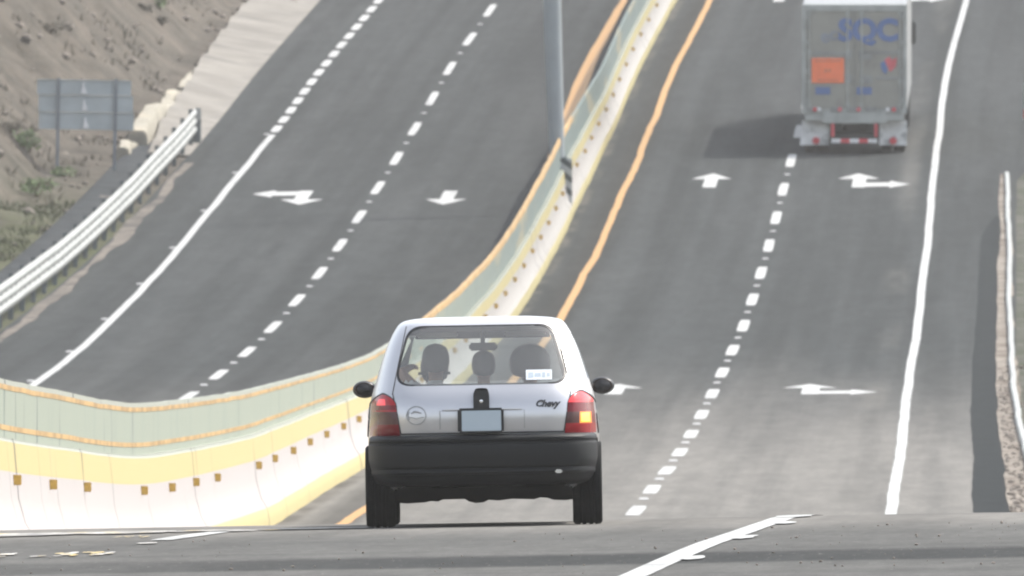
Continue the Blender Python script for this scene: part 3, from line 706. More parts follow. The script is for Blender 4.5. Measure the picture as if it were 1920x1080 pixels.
for k, d in enumerate(frange(140, 560, 6.5)):
    if k in (8, 13) : continue
    mb = MB(); s_ = 0.05
    mb.box((-.03, -.02, -s_), (2 * s_ - .03, .02, s_), bev=0.006)
    o = mb.build("reflector", M['reflector'], root); o.location = P(d, BAR + .152 + wob(d, 31, .03), .80 * HS(d) * JS(d) + 0.02 * noise.noise(Vector((d, 1, 1)))) - base
    o.rotation_euler = (0, 0, R(-1.5))
# ------------------------------------------------------------------ lamp post on the barrier
DP = 403.0
root = empty("lamp_post", P(DP, BAR - .04)); tag(root, "tall grey lamp post standing on the median barrier with a striped concrete base", "lamp post")
mb = MB(); mb.tube([(-.03, 0, 1.0), (-.06, 0, 2.0), (-.13, 0, 4.0), (-.2, 0, 7.0), (-.28, 0, 11.5)], [.165, .175, .20, .19, .13], 20)
mb.build("pole", M['galv'], root, smooth=True)
mb = MB(); mb.box((-.30, -.5, 0), (.30, .5, 1.26), bev=0.02); mb.build("pedestal", M['stripes'], root)
mb = MB(); mb.box((-.24, -.24, 1.26), (.2, .24, 1.29), bev=.005)
for a in (-.19, .15):
    for b in (-.19, .19): mb.tube([(a, b, 1.28), (a, b, 1.36)], .016, 6)
mb.build("base_plate", M['galv'], root)
for s_ in (-1, 1):
    mb = MB(); mb.tube([(-.28, 0, 11.4), (-.28 + .5 * s_, 0, 11.9), (-.28 + 1.8 * s_, 0, 12.15)], [.06, .05, .04], 10); mb.build("arm", M['galv'], root, smooth=True)
    mb = MB(); mb.box((-.28 + 1.7 * s_ - .35, -.14, 12.1), (-.28 + 1.7 * s_ + .35, .14, 12.28), bev=.05); mb.build("lamp_head", M['galv'], root, smooth=True)

# ------------------------------------------------------------------ guardrails
def guardrail(name, label, off, d0, d1, step, waves, z0, z1, side, mrail, mpost, end):
    root = empty(name, P((d0 + d1) / 2, off)); base = root.location.copy(); tag(root, label, "guardrail")
    n = waves * 8; mb = MB(); rows = []
    for d in frange(d0, d1, 2.0):
        rr = []
        for i in range(n + 1):
            t = i / n; xx = side * 0.045 * (0.5 - 0.5 * math.cos(2 * math.pi * waves * t))
            rr.append(P(d, off + xx + wob(d, 41, .02), z0 + (z1 - z0) * t) - base)
        for i in range(n, -1, -1):
            q = rr[i].copy(); q.x -= side * 0.006; rr.append(q)
        rows.append(rr)
    mb.grid(rows, close=True)
    rs = random.Random(9)
    for k in range(1, waves):
        zc = z0 + (z1 - z0) * k / waves
        for d in frange(d0 + .5, d1 - .5, 1.7):
            d += rs.uniform(-.12, .12); x = off + side * .006 + wob(d, 41, .02); L_ = rs.uniform(.28, .42)
            mb.add([P(d - L_, x, zc - .036) - base, P(d + L_, x, zc - .036) - base, P(d + L_, x, zc + .036) - base, P(d - L_, x, zc + .036) - base], [(0, 1, 2, 3)], 1)
    mb.build("beam", [mrail, mpost], root, smooth=True, angle=80)
    for d in frange(d0 + 0.6, d1 - 0.6, step):
        p = P(d, off - side * 0.09) - base; mb = MB()
        mb.box((p.x - .05, p.y - .05, p.z - .1), (p.x + .05, p.y + .05, p.z + z1 + .02)); mb.box((p.x + side * .045 - .03, p.y - .06, p.z + z0 + .05), (p.x + side * .045 + .03, p.y + .06, p.z + z1 - .05))
        mb.build("post", mpost, root)
    return root, base
root, base = guardrail("guardrail", "long white corrugated guardrail in front of the earth slope left of the road", RAIL_L, 250, 433, 4.0, 3, .26, .87, 1, M['railwhite'], M['raildark'], True)
mb = MB(); p = P(433.6, RAIL_L) - base
mb.box((p.x - .09, p.y - .25, p.z - .1), (p.x + .10, p.y + .4, p.z + .84), bev=.05); mb.build("end_terminal", M['raildark'], root)
mb = MB(); mb.box((p.x - .02, p.y - .3, p.z + .55), (p.x + .1, p.y - .26, p.z + .85), bev=.01); mb.build("end_cap", M['railwhite'], root)
mb = MB(); rows = []
for d in frange(225, 419.5, 1.5):
    o = 1.75 + .2 * (420 - d) / 140 + wob(d, 55, .03); rows.append([P(d, o + a, b) for a, b in ((-.055, -.02), (-.05, .08), (-.03, .10), (.04, .10), (.05, .08), (.055, -.02))])
mb.grid(rows); mb.add(rows[-1], [tuple(range(6))]); tag(mb.build("kerb", M['railwhite'], smooth=True, angle=40), kind='structure')
root = empty("delineator_post", P(443, 2.12)); tag(root, "short white delineator post at the right edge of the picture level with the truck", "marker post")
mb = MB(); mb.box((-.06, -.03, 0), (.06, .03, .95), bev=.02); mb.build("post_body", M['railwhite'], root)
mb = MB(); mb.box((-.05, -.036, .05), (.05, -.031, .28)); mb.build("reflector", M['redtape'], root)

# ------------------------------------------------------------------ road sign seen from behind
dS = 420.0; sS = F / dS
root = empty("road_sign", ((165 - 960) / sS, dS, 0)); tag(root, "grey back of a three plank road sign on two posts below the bare slope", "road sign")
gz = P(dS, ASPH_L - 1.6).z + hill(1.6, dS); root.location.z = gz
def zs(y): return ZC - (y - 500) / sS - gz
def xsn(x): return (x - 165) / sS
tilt = Matrix.Rotation(R(1.0), 4, 'Y')
for (x0, x1, y0, y1) in ((67, 243, 150, 177.5), (70, 247, 178.5, 209.5), (71, 249, 210.5, 243)):
    mb = MB(); mb.box((xsn(x0), 0.04, zs(y1)), (xsn(x1), 0.055, zs(y0)), M=tilt, bev=.004)
    for yy in (y0 + 1, y1 - 1): mb.box((xsn(x0), 0.015, zs(yy) - .012), (xsn(x1), 0.04, zs(yy) + .012), M=tilt)
    pl = mb.build("sign_plank", M['signback'], root)
    mb = MB(); xc = xsn(157 + (y0 - 150) * .06); zb = zs(y1) + .03
    mb.prism([(xc - .07, zb), (xc + .07, zb), (xc + .05, zb + .12), (xc + .02, zb + .15), (xc + .015, zb + .25), (xc - .03, zb + .25), (xc - .04, zb + .12)], 'y', 0.005, 0.03); mb.build("clamp", M['clamp'], pl)
for px in (107, 214):
    mb = MB(); mb.box((xsn(px) - .04, -.02, -.4), (xsn(px) + .04, .014, zs(147)), M=Matrix.Rotation(R(1.0) if px < 150 else R(1.2), 4, 'Y'), bev=.006); mb.build("post", M['signpost'], root)

# ------------------------------------------------------------------ the car
LV = [(.22, .70, .22, 3.48, 5), (.30, .75, .12, 3.58, 5), (.42, .778, .095, 3.64, 5.5), (.55, .785, .088, 3.66, 6), (.66, .785, .072, 3.64, 6), (.74, .779, .066, 3.5, 6), (.81, .768, .076, 3.25, 6),
      (.88, .757, .105, 2.98, 6), (.95, .736, .155, 2.76, 6), (1.05, .706, .235, 2.54, 6), (1.15, .674, .32, 2.36, 6), (1.25, .635, .405, 2.20, 6),
      (1.33, .592, .48, 2.06, 6), (1.375, .560, .535, 1.95, 5.5), (1.395, .528, .61, 1.82, 5), (1.41, .46, .75, 1.65, 4), (1.42, .32, .95, 1.45, 3.5)]
fh, fr_, ff, fn = (pchip([(l[0], l[i]) for l in LV]) for i in (1, 2, 3, 4))
def yrear(x, z, infl=0.0):
    hw, a, b, n = fh(z) + infl, fr_(z) - infl, ff(z) + infl, fn(z); L = (b - a) / 2; q = min(abs(x) / hw, 1)
    return (a + b) / 2 - L * (1 - q ** n) ** (1 / n)
def xside(y, z):
    hw, a, b, n = fh(z), fr_(z), ff(z), fn(z); L = (b - a) / 2; q = min(abs(y - (a + b) / 2) / L, 1)
    return hw * (1 - q ** n) ** (1 / n)
def outline(z, N=150, dh=0.0, dr=0.0, df=0.0, lv=None):
    hw, a, b, n = (fh(z) - dh, fr_(z) + dr, ff(z) - df, fn(z)) if lv is None else lv
    L = (b - a) / 2; yc = (a + b) / 2; t = np.linspace(0, 2 * np.pi, 4001)
    cx, cy = np.sin(t), -np.cos(t)
    nn = np.where(cy < 0, n, 3.6)
    x = hw * np.sign(cx) * np.abs(cx) ** (2 / nn); y = yc + L * np.sign(cy) * np.abs(cy) ** (2 / nn)
    s_ = np.concatenate([[0], np.cumsum(np.hypot(np.diff(x), np.diff(y)))]); u = np.linspace(0, s_[-1], N + 1)[:-1]
    return [Vector((float(px), float(py), z)) for px, py in zip(np.interp(u, s_, x), np.interp(u, s_, y))]
def rounded(poly, r, n=6):
    out = []; N = len(poly)
    for i in range(N):
        p0, p1, p2 = Vector(poly[i - 1]), Vector(poly[i]), Vector(poly[(i + 1) % N]); rr = r[i] if isinstance(r, (list, tuple)) else r
        a = p1 + (p0 - p1).normalized() * rr; b = p1 + (p2 - p1).normalized() * rr
        for k in range(n + 1):
            t = k / n; out.append(tuple(a * (1 - t) ** 2 + p1 * 2 * t * (1 - t) + b * t * t))
    return out
def loft(mb, rings, m=0):
    mb.grid(rings, m, True); n = len(rings[0])
    for ring, rev in ((rings[0], True), (rings[-1], False)):
        c = sum((Vector(p) for p in ring), Vector()) / n; b = len(mb.v)
        mb.v += [tuple(p) for p in ring] + [tuple(c)]
        for i in range(n):
            f = [b + i, b + (i + 1) % n, b + n]; mb.f.append(f[::-1] if rev else f); mb.m.append(m)
def weld(o):
    bm = bmesh.new(); bm.from_mesh(o.data); bmesh.ops.remove_doubles(bm, verts=bm.verts[:], dist=1e-5); bmesh.ops.recalc_face_normals(bm, faces=bm.faces[:]); bm.to_mesh(o.data); bm.free()

car = empty("hatchback_car"); tag(car, "silver hatchback car with black bumper and lit right indicator seen from behind", "car")
WIN = rounded([(-.602, .955), (.602, .955), (.492, 1.362), (-.492, 1.362)], [.13, .13, .10, .10], 10)
def zl(a, b, n): return [a + (b - a) * i / n for i in range(n + 1)]
mb = MB(); loft(mb, [outline(z) for z in zl(.22, .95, 26) + zl(.95, 1.36, 16)[1:] + [1.37, 1.38, 1.39, 1.398, 1.405, 1.411, 1.416, 1.42]])
body = mb.build("body", [M['silver'], M['trim']], car); weld(body)
cut = []
mb = MB(); loft(mb, [outline(z, 110, .05, .06, .10) for z in zl(.40, 1.35, 26)], 1); cut.append(mb)
mb = MB(); mb.prism(WIN, 'y', -.3, .80); cut.append(mb)
WS = rounded([(-.56, .93), (.56, .93), (.46, 1.325), (-.46, 1.325)], .07)
mb = MB(); mb.prism(WS, 'y', 1.75, 3.4); cut.append(mb)
SW1 = rounded([(.60, .985), (1.18, .975), (1.18, 1.30), (.78, 1.30)], .05); SW2 = rounded([(1.24, .975), (2.42, .96), (2.05, 1.27), (1.95, 1.30), (1.24, 1.30)], .04)
for sw in (SW1, SW2):
    mb = MB(); mb.prism(sw, 'x', -1.0, 1.0); cut.append(mb)
AX = (.66, 3.02)
for y in AX:
    for s_ in (-1, 1):
        mb = MB(); mb.lathe([(s_ * .52, .001), (s_ * .52, .315), (s_ * 1.0, .315), (s_ * 1.0, .001)], 40, 1, 'x', (0, y, .275)); cut.append(mb)
cobs = []
for k, mb in enumerate(cut):
    co = mb.build("cutter", [M['silver'], M['trim']]); weld(co); cobs.append(co)
    md = body.modifiers.new("cut", 'BOOLEAN'); md.operation = 'DIFFERENCE'; md.object = co; md.solver = 'EXACT'
dg = bpy.context.evaluated_depsgraph_get(); dg.update()
nm = bpy.data.meshes.new_from_object(body.evaluated_get(dg)); body.modifiers.clear(); body.data = nm
for co in cobs: bpy.data.objects.remove(co)
nm.shade_smooth(); nm.set_sharp_from_angle(angle=R(32))

# glass
def fillmap(poly, fn, name, m, parent, inset=0.0, thick=None):
    """planar outline triangulated on a grid and mapped with fn(x, z) -> point"""
    bm = bmesh.new(); vs = [bm.verts.new((p[0], 0, p[1])) for p in poly]; bm.faces.new(vs)
    zs_ = [p[1] for p in poly]; xs_ = [p[0] for p in poly]
    for i in range(1, 14):
        z = min(zs_) + (max(zs_) - min(zs_)) * i / 14
        bmesh.ops.bisect_plane(bm, geom=bm.verts[:] + bm.edges[:] + bm.faces[:], plane_co=(0, 0, z), plane_no=(0, 0, 1))
    for i in range(1, 20):
        x = min(xs_) + (max(xs_) - min(xs_)) * i / 20
        bmesh.ops.bisect_plane(bm, geom=bm.verts[:] + bm.edges[:] + bm.faces[:], plane_co=(x, 0, 0), plane_no=(1, 0, 0))
    for v in bm.verts: v.co = fn(v.co.x, v.co.z)
    me = bpy.data.meshes.new(name); bm.to_mesh(me); bm.free(); me.materials.append(m); me.shade_smooth()
    o = bpy.data.objects.new(name, me); COL.objects.link(o); o.parent = parent; return o
rw = fillmap(WIN, lambda x, z: Vector((x, yrear(x, z) + .008, z)), "rear_window", M['glass'], car)
mb = MB(); cen = Vector((0, 1.15)); inn = [tuple(cen + (Vector(p) - cen) * Vector((.972, .955))) if False else ((p[0]) * .972, cen.y + (p[1] - cen.y) * .945) for p in WIN]
mb.grid([[Vector((x, yrear(x, z) + .0055, z)) for x, z in WIN], [Vector((x, yrear(x, z) + .0055, z)) for x, z in inn]], close=True); mb.build("window_seal", M['frit'], rw, smooth=True)
def front(x, z): # windscreen surface
    hw, a, b = fh(z), fr_(z), ff(z); L = (b - a) / 2; q = min(abs(x) / hw, 1); return (a + b) / 2 + L * (1 - q ** 3.6) ** (1 / 3.6)
fillmap(WS, lambda x, z: Vector((x, front(x, z) - .01, z)), "windscreen", M['glass'], car)
for s_ in (-1, 1):
    for sw in (SW1, SW2):
        fillmap(sw, lambda y, z: Vector((s_ * (xside(y, z) - .008), y, z)), "side_window", M['glass'], car)
# sticker on the rear window
st = fillmap([(.30, .985), (.475, .985), (.475, 1.052), (.30, 1.052)], lambda x, z: Vector((x, yrear(x, z) + .004, z)), "sticker", M['sticker'], rw)
mb = MB()
for x0, x1, z0, z1 in ((.315, .35, 1.0, 1.035), (.358, .40, 1.005, 1.03), (.408, .43, 1.0, 1.035), (.44, .462, 1.005, 1.03)):
    mb.grid([[Vector((x, yrear(x, z) + .002, z)) for x in (x0, x1)] for z in (z0, z1)])
mb.build("sticker_print", M['stickertxt'], st)
# bumpers
BL = [(.265, .60, .20), (.275, .70, .12), (.30, .765, .05), (.335, .782, .015), (.352, .788, .005), (.358, .79, -.012), (.372, .793, -.018), (.386, .793, -.012), (.395, .795, -.008), (.41, .80, -.03), (.46, .805, -.042), (.54, .806, -.045),
      (.558, .806, -.040), (.564, .80, -.022), (.575, .80, -.018), (.583, .806, -.034), (.598, .806, -.034), (.612, .800, -.02), (.622, .79, .03), (.624, .74, .10)]
mb = MB(); rings = []
for z, hw, yr in BL:
    rr = [p for p in outline(z, 260, lv=(hw, yr, 3.70, 6)) if p.y < .40]
    k0 = min(range(len(rr)), key=lambda i: (rr[i].x > 0, -rr[i].y)) if False else None
    rr = sorted(rr, key=lambda p: math.atan2(p.x, .9 - p.y))
    u = np.linspace(0, len(rr) - 1, 80); rings.append([Vector((float(np.interp(t, range(len(rr)), [p.x for p in rr])), float(np.interp(t, range(len(rr)), [p.y for p in rr])), z)) for t in u])
mb.grid(rings); mb.build("rear_bumper", M['bumper'], car, smooth=True, angle=38)
mb = MB(); rings = []
for z, hw, yf in ((.25, .62, 3.55), (.28, .74, 3.66), (.36, .79, 3.72), (.5, .80, 3.74), (.56, .79, 3.72), (.58, .74, 3.66)):
    rr = sorted([p for p in outline(z, 260, lv=(hw, .1, yf, 5)) if p.y > 3.35], key=lambda p: math.atan2(p.x, p.y - 2.6)); u = np.linspace(0, len(rr) - 1, 50)
    rings.append([Vector((float(np.interp(t, range(len(rr)), [p.x for p in rr])), float(np.interp(t, range(len(rr)), [p.y for p in rr])), z)) for t in u])
mb.grid(rings); mb.build("front_bumper", M['bumper'], car, smooth=True)
mb = MB(); mb.box((.485, -.06, .352), (.535, -.03, .378), bev=.008); mb.build("tow_eye", M['chrome'], car)
mb = MB()
for s_ in (-1, 1): mb.prism(rounded([(s_ * .40, 3.60), (s_ * .70, 3.50), (s_ * .72, 3.45), (s_ * .42, 3.5)], .01), 'z', .60, .72)
for s_ in (-1, 1):
    mb = MB(); rows = [[Vector((s_ * x, front(x, z) + .012, z)) for x in zl(.40, .72, 6)] for z in zl(.60, .71, 3)]; mb.grid(rows); mb.build("headlight", M['chrome'], car, smooth=True)
# tail lights wrapped round the corners
def lamp(s_):
    nz, nx = 26, 18; rows = []; zz = zl(.622, .905, nz)
    for z in zz:
        t = (z - .622) / .283
        xi = .556 + .035 * t + (.07 * max(0, (t - .70) / .30) ** 2.4); xo = .778 - .02 * t - .085 * max(0, (t - .70) / .30) ** 2.2; xo = min(xo, fh(z) * .997)
        rows.append([Vector((s_ * x, yrear(x, z) - .022 * min(1, 4 * min((x - xi) / (xo - xi), 1 - (x - xi) / (xo - xi), t, 1 - t) + .25), z)) for x in (xi + (xo - xi) * j / nx for j in range(nx + 1))])
    def mf(i, j):
        z = (zz[i] + zz[i + 1]) / 2
        if s_ > 0:
            if z > .83: return 2
            if .69 < z < .765: return (3 if 9 <= j < 14 and .70 < z < .755 else 5) if j >= 8 and j < 15 else (4 if j < 8 else 1)
            return 1 if z > .765 else 0
        if .83 < z < .868 and 7 <= j < 13: return 2
        if z > .795: return 0 if z > .83 else 1
        if z > .78: return 0
        if z > .70: return 4
        return 1
    mb = MB(); mb.grid(rows, mf=mf); o = mb.build("tail_light", [M['red'], M['reddark'], M['redlit'], M['amber'], M['clearlens'], M['amberdim']], car, smooth=True, angle=50)
    ed = [r[0] for r in rows] + [p for p in rows[-1][1:]] + [r[-1] for r in reversed(rows[:-1])]
    mb = MB(); mb.tube([Vector((p.x, p.y + .012, p.z)) for p in ed], .009, 6); mb.build("light_gasket", M['black'], o, smooth=True)
    return o
for s_ in (-1, 1):
    o = lamp(s_); o['label'] = "right tail light with glowing amber indicator" if s_ > 0 else "left tail light with bright red upper lens"
# tailgate seams
def on(x, z, e=.002): return Vector((x, yrear(x, z) - e, z))
mb = MB()
for s_ in (-1, 1):
    mb.tube([on(s_ * (.548 + .05 * (z - .622) / .264), z) for z in zl(.63, .905, 10)], .0035, 5)
    mb.tube([on(s_ * (.605 + .02 * t) * (1 - .19 * t), .90 + .46 * t, .001) for t in zl(0, 1, 14)], .003, 5)
mb.tube([on(x, .632) for x in zl(-.55, .55, 16)], .005, 5)
mb.build("tailgate_seam", M['seam'], car, smooth=True)
# plate recess with lip shadow line
mb = MB(); rec = rounded([(-.30, .64), (.30, .64), (.285, .785), (-.285, .785)], .025)
mb.tube([on(x, .789 - .006 * abs(x), .004) for x in zl(-.27, .27, 16)], [.004] + [.0065] * 15 + [.004], 6); mb.tube([on(-.285, z, .002) for z in zl(.66, .785, 4)], .004, 5); mb.tube([on(.285, z, .001) for z in zl(.66, .785, 4)], .003, 5)
mb.build("plate_recess", M['emblem'], car, smooth=True)
pr = MB(); pr.box((-.165, -.005, .632), (.145, .055, .80), bev=.012); plate = pr.build("number_plate", M['black'], car)
mb = MB(); mb.box((-.138, -.011, .645), (.128, -.0045, .783), bev=.003); mb.build("plate_face", M['plate'], plate)
mb = MB(); kp = rounded([(-.058, .788), (.05, .788), (.05, .91), (.03, .935), (-.035, .935), (-.058, .91)], [.004, .004, .03, .02, .02, .03], 5)
mb.prism(kp, 'y', .045, .14); kn = mb.build("boot_handle", M['black'], car, smooth=True)
mb = MB(); mb.lathe([(0.0, .001), (0.0, .013), (-.006, .012), (-.008, .001)], 14, 0, 'y', (-.004, .044, .845)); mb.build("lock", M['chrome'], kn, smooth=True)
# lettering and faint round emblem
text("Chevy", "badge_lettering", .062, M['letters'], car, Vector((.438, yrear(.44, .822) - .006, .822)), shear=.35, sx=1.0, bold=.003)
mb = MB()
e0 = (-.445, .757)
def ringpts(r, n=26, a0=0, a1=2 * math.pi): return [on(e0[0] + r * 1.05 * math.cos(a0 + (a1 - a0) * i / n), e0[1] + r * math.sin(a0 + (a1 - a0) * i / n), .003) for i in range(n + 1)]
mb.tube(ringpts(.062), .004, 5); mb.tube(ringpts(.052, 14, 2.6, 3.7), .003, 5)
mb.tube([on(e0[0] - .035, e0[1] + .012), on(e0[0] - .012, e0[1] + .026), on(e0[0] + .014, e0[1] + .022), on(e0[0] + .036, e0[1] + .014)], [.004, .008, .007, .004], 6)
mb.tube([on(e0[0] - .05, e0[1] - .01), on(e0[0], e0[1] - .022), on(e0[0] + .05, e0[1] - .012)], .003, 5)
mb.build("badge", M['emblem'], car, smooth=True)
# mirrors
for s_ in (-1, 1):
    mb = MB(); rr = []
    prof_ = [(0, .012), (.02, .055), (.06, .068), (.10, .06), (.125, .04), (.14, .004)]
    cx = s_ * .815
    for y, r in prof_:
        rr.append([Vector((cx + s_ * .0 + math.cos(a) * r * 1.22, 2.02 + y, .938 + math.sin(a) * r * .88)) for a in [2 * math.pi * i / 22 for i in range(22)]])
    loft(mb, rr); mb.tube([(s_ * .70, 2.10, .915), (s_ * .795, 2.09, .93)], [.03, .028], 8); mi = mb.build("wing_mirror", M['black'], car, smooth=True, angle=60)
    mb = MB(); mb.lathe([(0, .001), (0, 1.0)], 22, 0, 'y', (0, 0, 0)); mb.v = [(cx + x * .066, 2.036, .938 + z * .046) for x, y, z in mb.v]; mb.build("mirror_glass", M['mirrorglass'], mi)
# wheels
def wheel(x, y, s_, parent):
    mb = MB(); n = 56; w_ = .10; pr_ = [(-w_ * .75, .185), (-w_, .22), (-w_ * 1.0, .262), (-w_ * .86, .277), (-w_ * .5, .281), (-w_ * .47, .272), (-w_ * .38, .272), (-w_ * .35, .282), (-.012, .282), (-.008, .273), (.008, .273), (.012, .282), (w_ * .35, .282), (w_ * .38, .272), (w_ * .47, .272), (w_ * .5, .281), (w_ * .86, .277), (w_, .262), (w_, .22), (w_ * .75, .185)]
    root = MB(); root.lathe([(s_ * .03, .001), (s_ * .05, .06), (s_ * .045, .10), (s_ * .06, .15), (s_ * .085, .178), (s_ * .08, .19), (-s_ * .07, .19), (-s_ * .07, .001)], 36)
    wo = root.build("wheel", M['steel'], parent, smooth=True); wo.location = (x, y, .28)
    mb.lathe(pr_, n); mb.build("tyre", M['rubber'], wo, smooth=True, angle=50)
for y in AX:
    for s_ in (-1, 1): wheel(s_ * .70, y, s_, car)
# underside
mb = MB(); mb.box((-.60, .18, .205), (.60, 3.4, .26)); mb.box((-.58, .12, .20), (.58, .5, .30), bev=.03)
mb.tube([(-.66, .66, .25), (.66, .66, .25)], .045, 10); mb.tube([(.1, .3, .23), (.1, 2.6, .23)], .03, 8)
lump = [(-.62, .30), (-.62, .172), (-.52, .162), (-.40, .168), (-.36, .176), (-.31, .172), (-.28, .185), (-.13, .186), (-.10, .168), (-.055, .157), (.0, .162), (.03, .178), (.10, .172), (.19, .182), (.34, .176), (.38, .188), (.43, .184), (.47, .17), (.55, .166), (.62, .174), (.62, .30)]
mb.prism(lump, 'y', .42, .74)
mb.build("underbody", M['under'], car, smooth=True)
mb = MB()
for s_ in (-1, 1): mb.box((s_ * .50 - .12, .30, .24), (s_ * .50 + .12, .5, .46), bev=.03)
mb.build("mud_guard", M['under'], car)
# interior
mb = MB(); mb.box((-.60, 1.0, .42), (.60, 1.08, .44)); mb.box((-.62, .62, .50), (.62, .78, .94), bev=.06); mb.box((-.62, .75, .40), (.62, 1.22, .56), bev=.06); mb.build("rear_seat", M['seat'], car, smooth=True)
for s_ in (-1, 1):
    mb = MB(); mb.box((s_ * .33 - .23, 1.55, .34), (s_ * .33 + .23, 2.05, .48), bev=.05)
    TM = Matrix.Translation((0, 1.52, .42)) @ Matrix.Rotation(R(14), 4, 'X')
    mb.box((s_ * .33 - .22, -.06, 0), (s_ * .33 + .22, .06, .55), bev=.05, M=TM); mb.build("front_seat", M['seat'], car, smooth=True)
    mb = MB(); mb.box((s_ * .33 - .11, 1.36, .98), (s_ * .33 + .11, 1.43, 1.10), bev=.05); mb.build("headrest", M['seat'], car, smooth=True)
    mb = MB(); mb.box((s_ * .30 - .15, 1.90, 1.285), (s_ * .30 + .13, 2.03, 1.32), bev=.008); mb.build("sun_visor", M['trimlight'], car)
mb = MB(); mb.box((-.62, 2.35, .55), (.62, 2.72, .90), bev=.06); mb.build("dashboard", M['seat'], car, smooth=True)
mb = MB(); mb.lathe([(0, .165), (.02, .18), (.04, .165), (.02, .15), (0, .165)], 28, 0, 'y', (0, 0, 0)); o = mb.build("steering_wheel", M['black'], car, smooth=True); o.location = (-.33, 2.22, .80); o.rotation_euler = (R(-25), 0, 0)
mb = MB(); mb.box((-.095, 2.02, 1.19), (.10, 2.05, 1.245), bev=.012); mb.tube([(0, 2.04, 1.24), (0, 2.02, 1.34)], .016, 8); mb.build("rear_view_mirror", M['trim'], car, smooth=True)
mb = MB(); rows = [[Vector((x, front(x, z) - .02, z)) for x in zl(-.46, .46, 10)] for z in (1.275, 1.33)]; mb.grid(rows); mb.build("sun_band", M['seat'], car)
mb = MB(); mb.box((-.56, .24, .935), (.56, .60, .945)); mb.build("parcel_shelf", M['trimlight'], car)

# position of the car on the road: the axis follows the road
def frame(d, off, yaw=0.0):
    a, b = P(d, off), P(d + 2.6, off); fw = (b - a).normalized(); rt = (P(d, off + .7) - P(d, off - .7)).normalized(); up = rt.cross(fw).normalized(); rt = fw.cross(up)
    m = Matrix((rt, fw, up)).transposed().to_4x4(); m.translation = a
    return m @ Matrix.Rotation(yaw, 4, 'Z')
CARM = frame(120.6, -.185 - xR(120.6), yaw=math.atan(xR(121.9) - xR(120.9)) - .004) @ Matrix.Translation((0, -.66, 0))
car.matrix_world = CARM

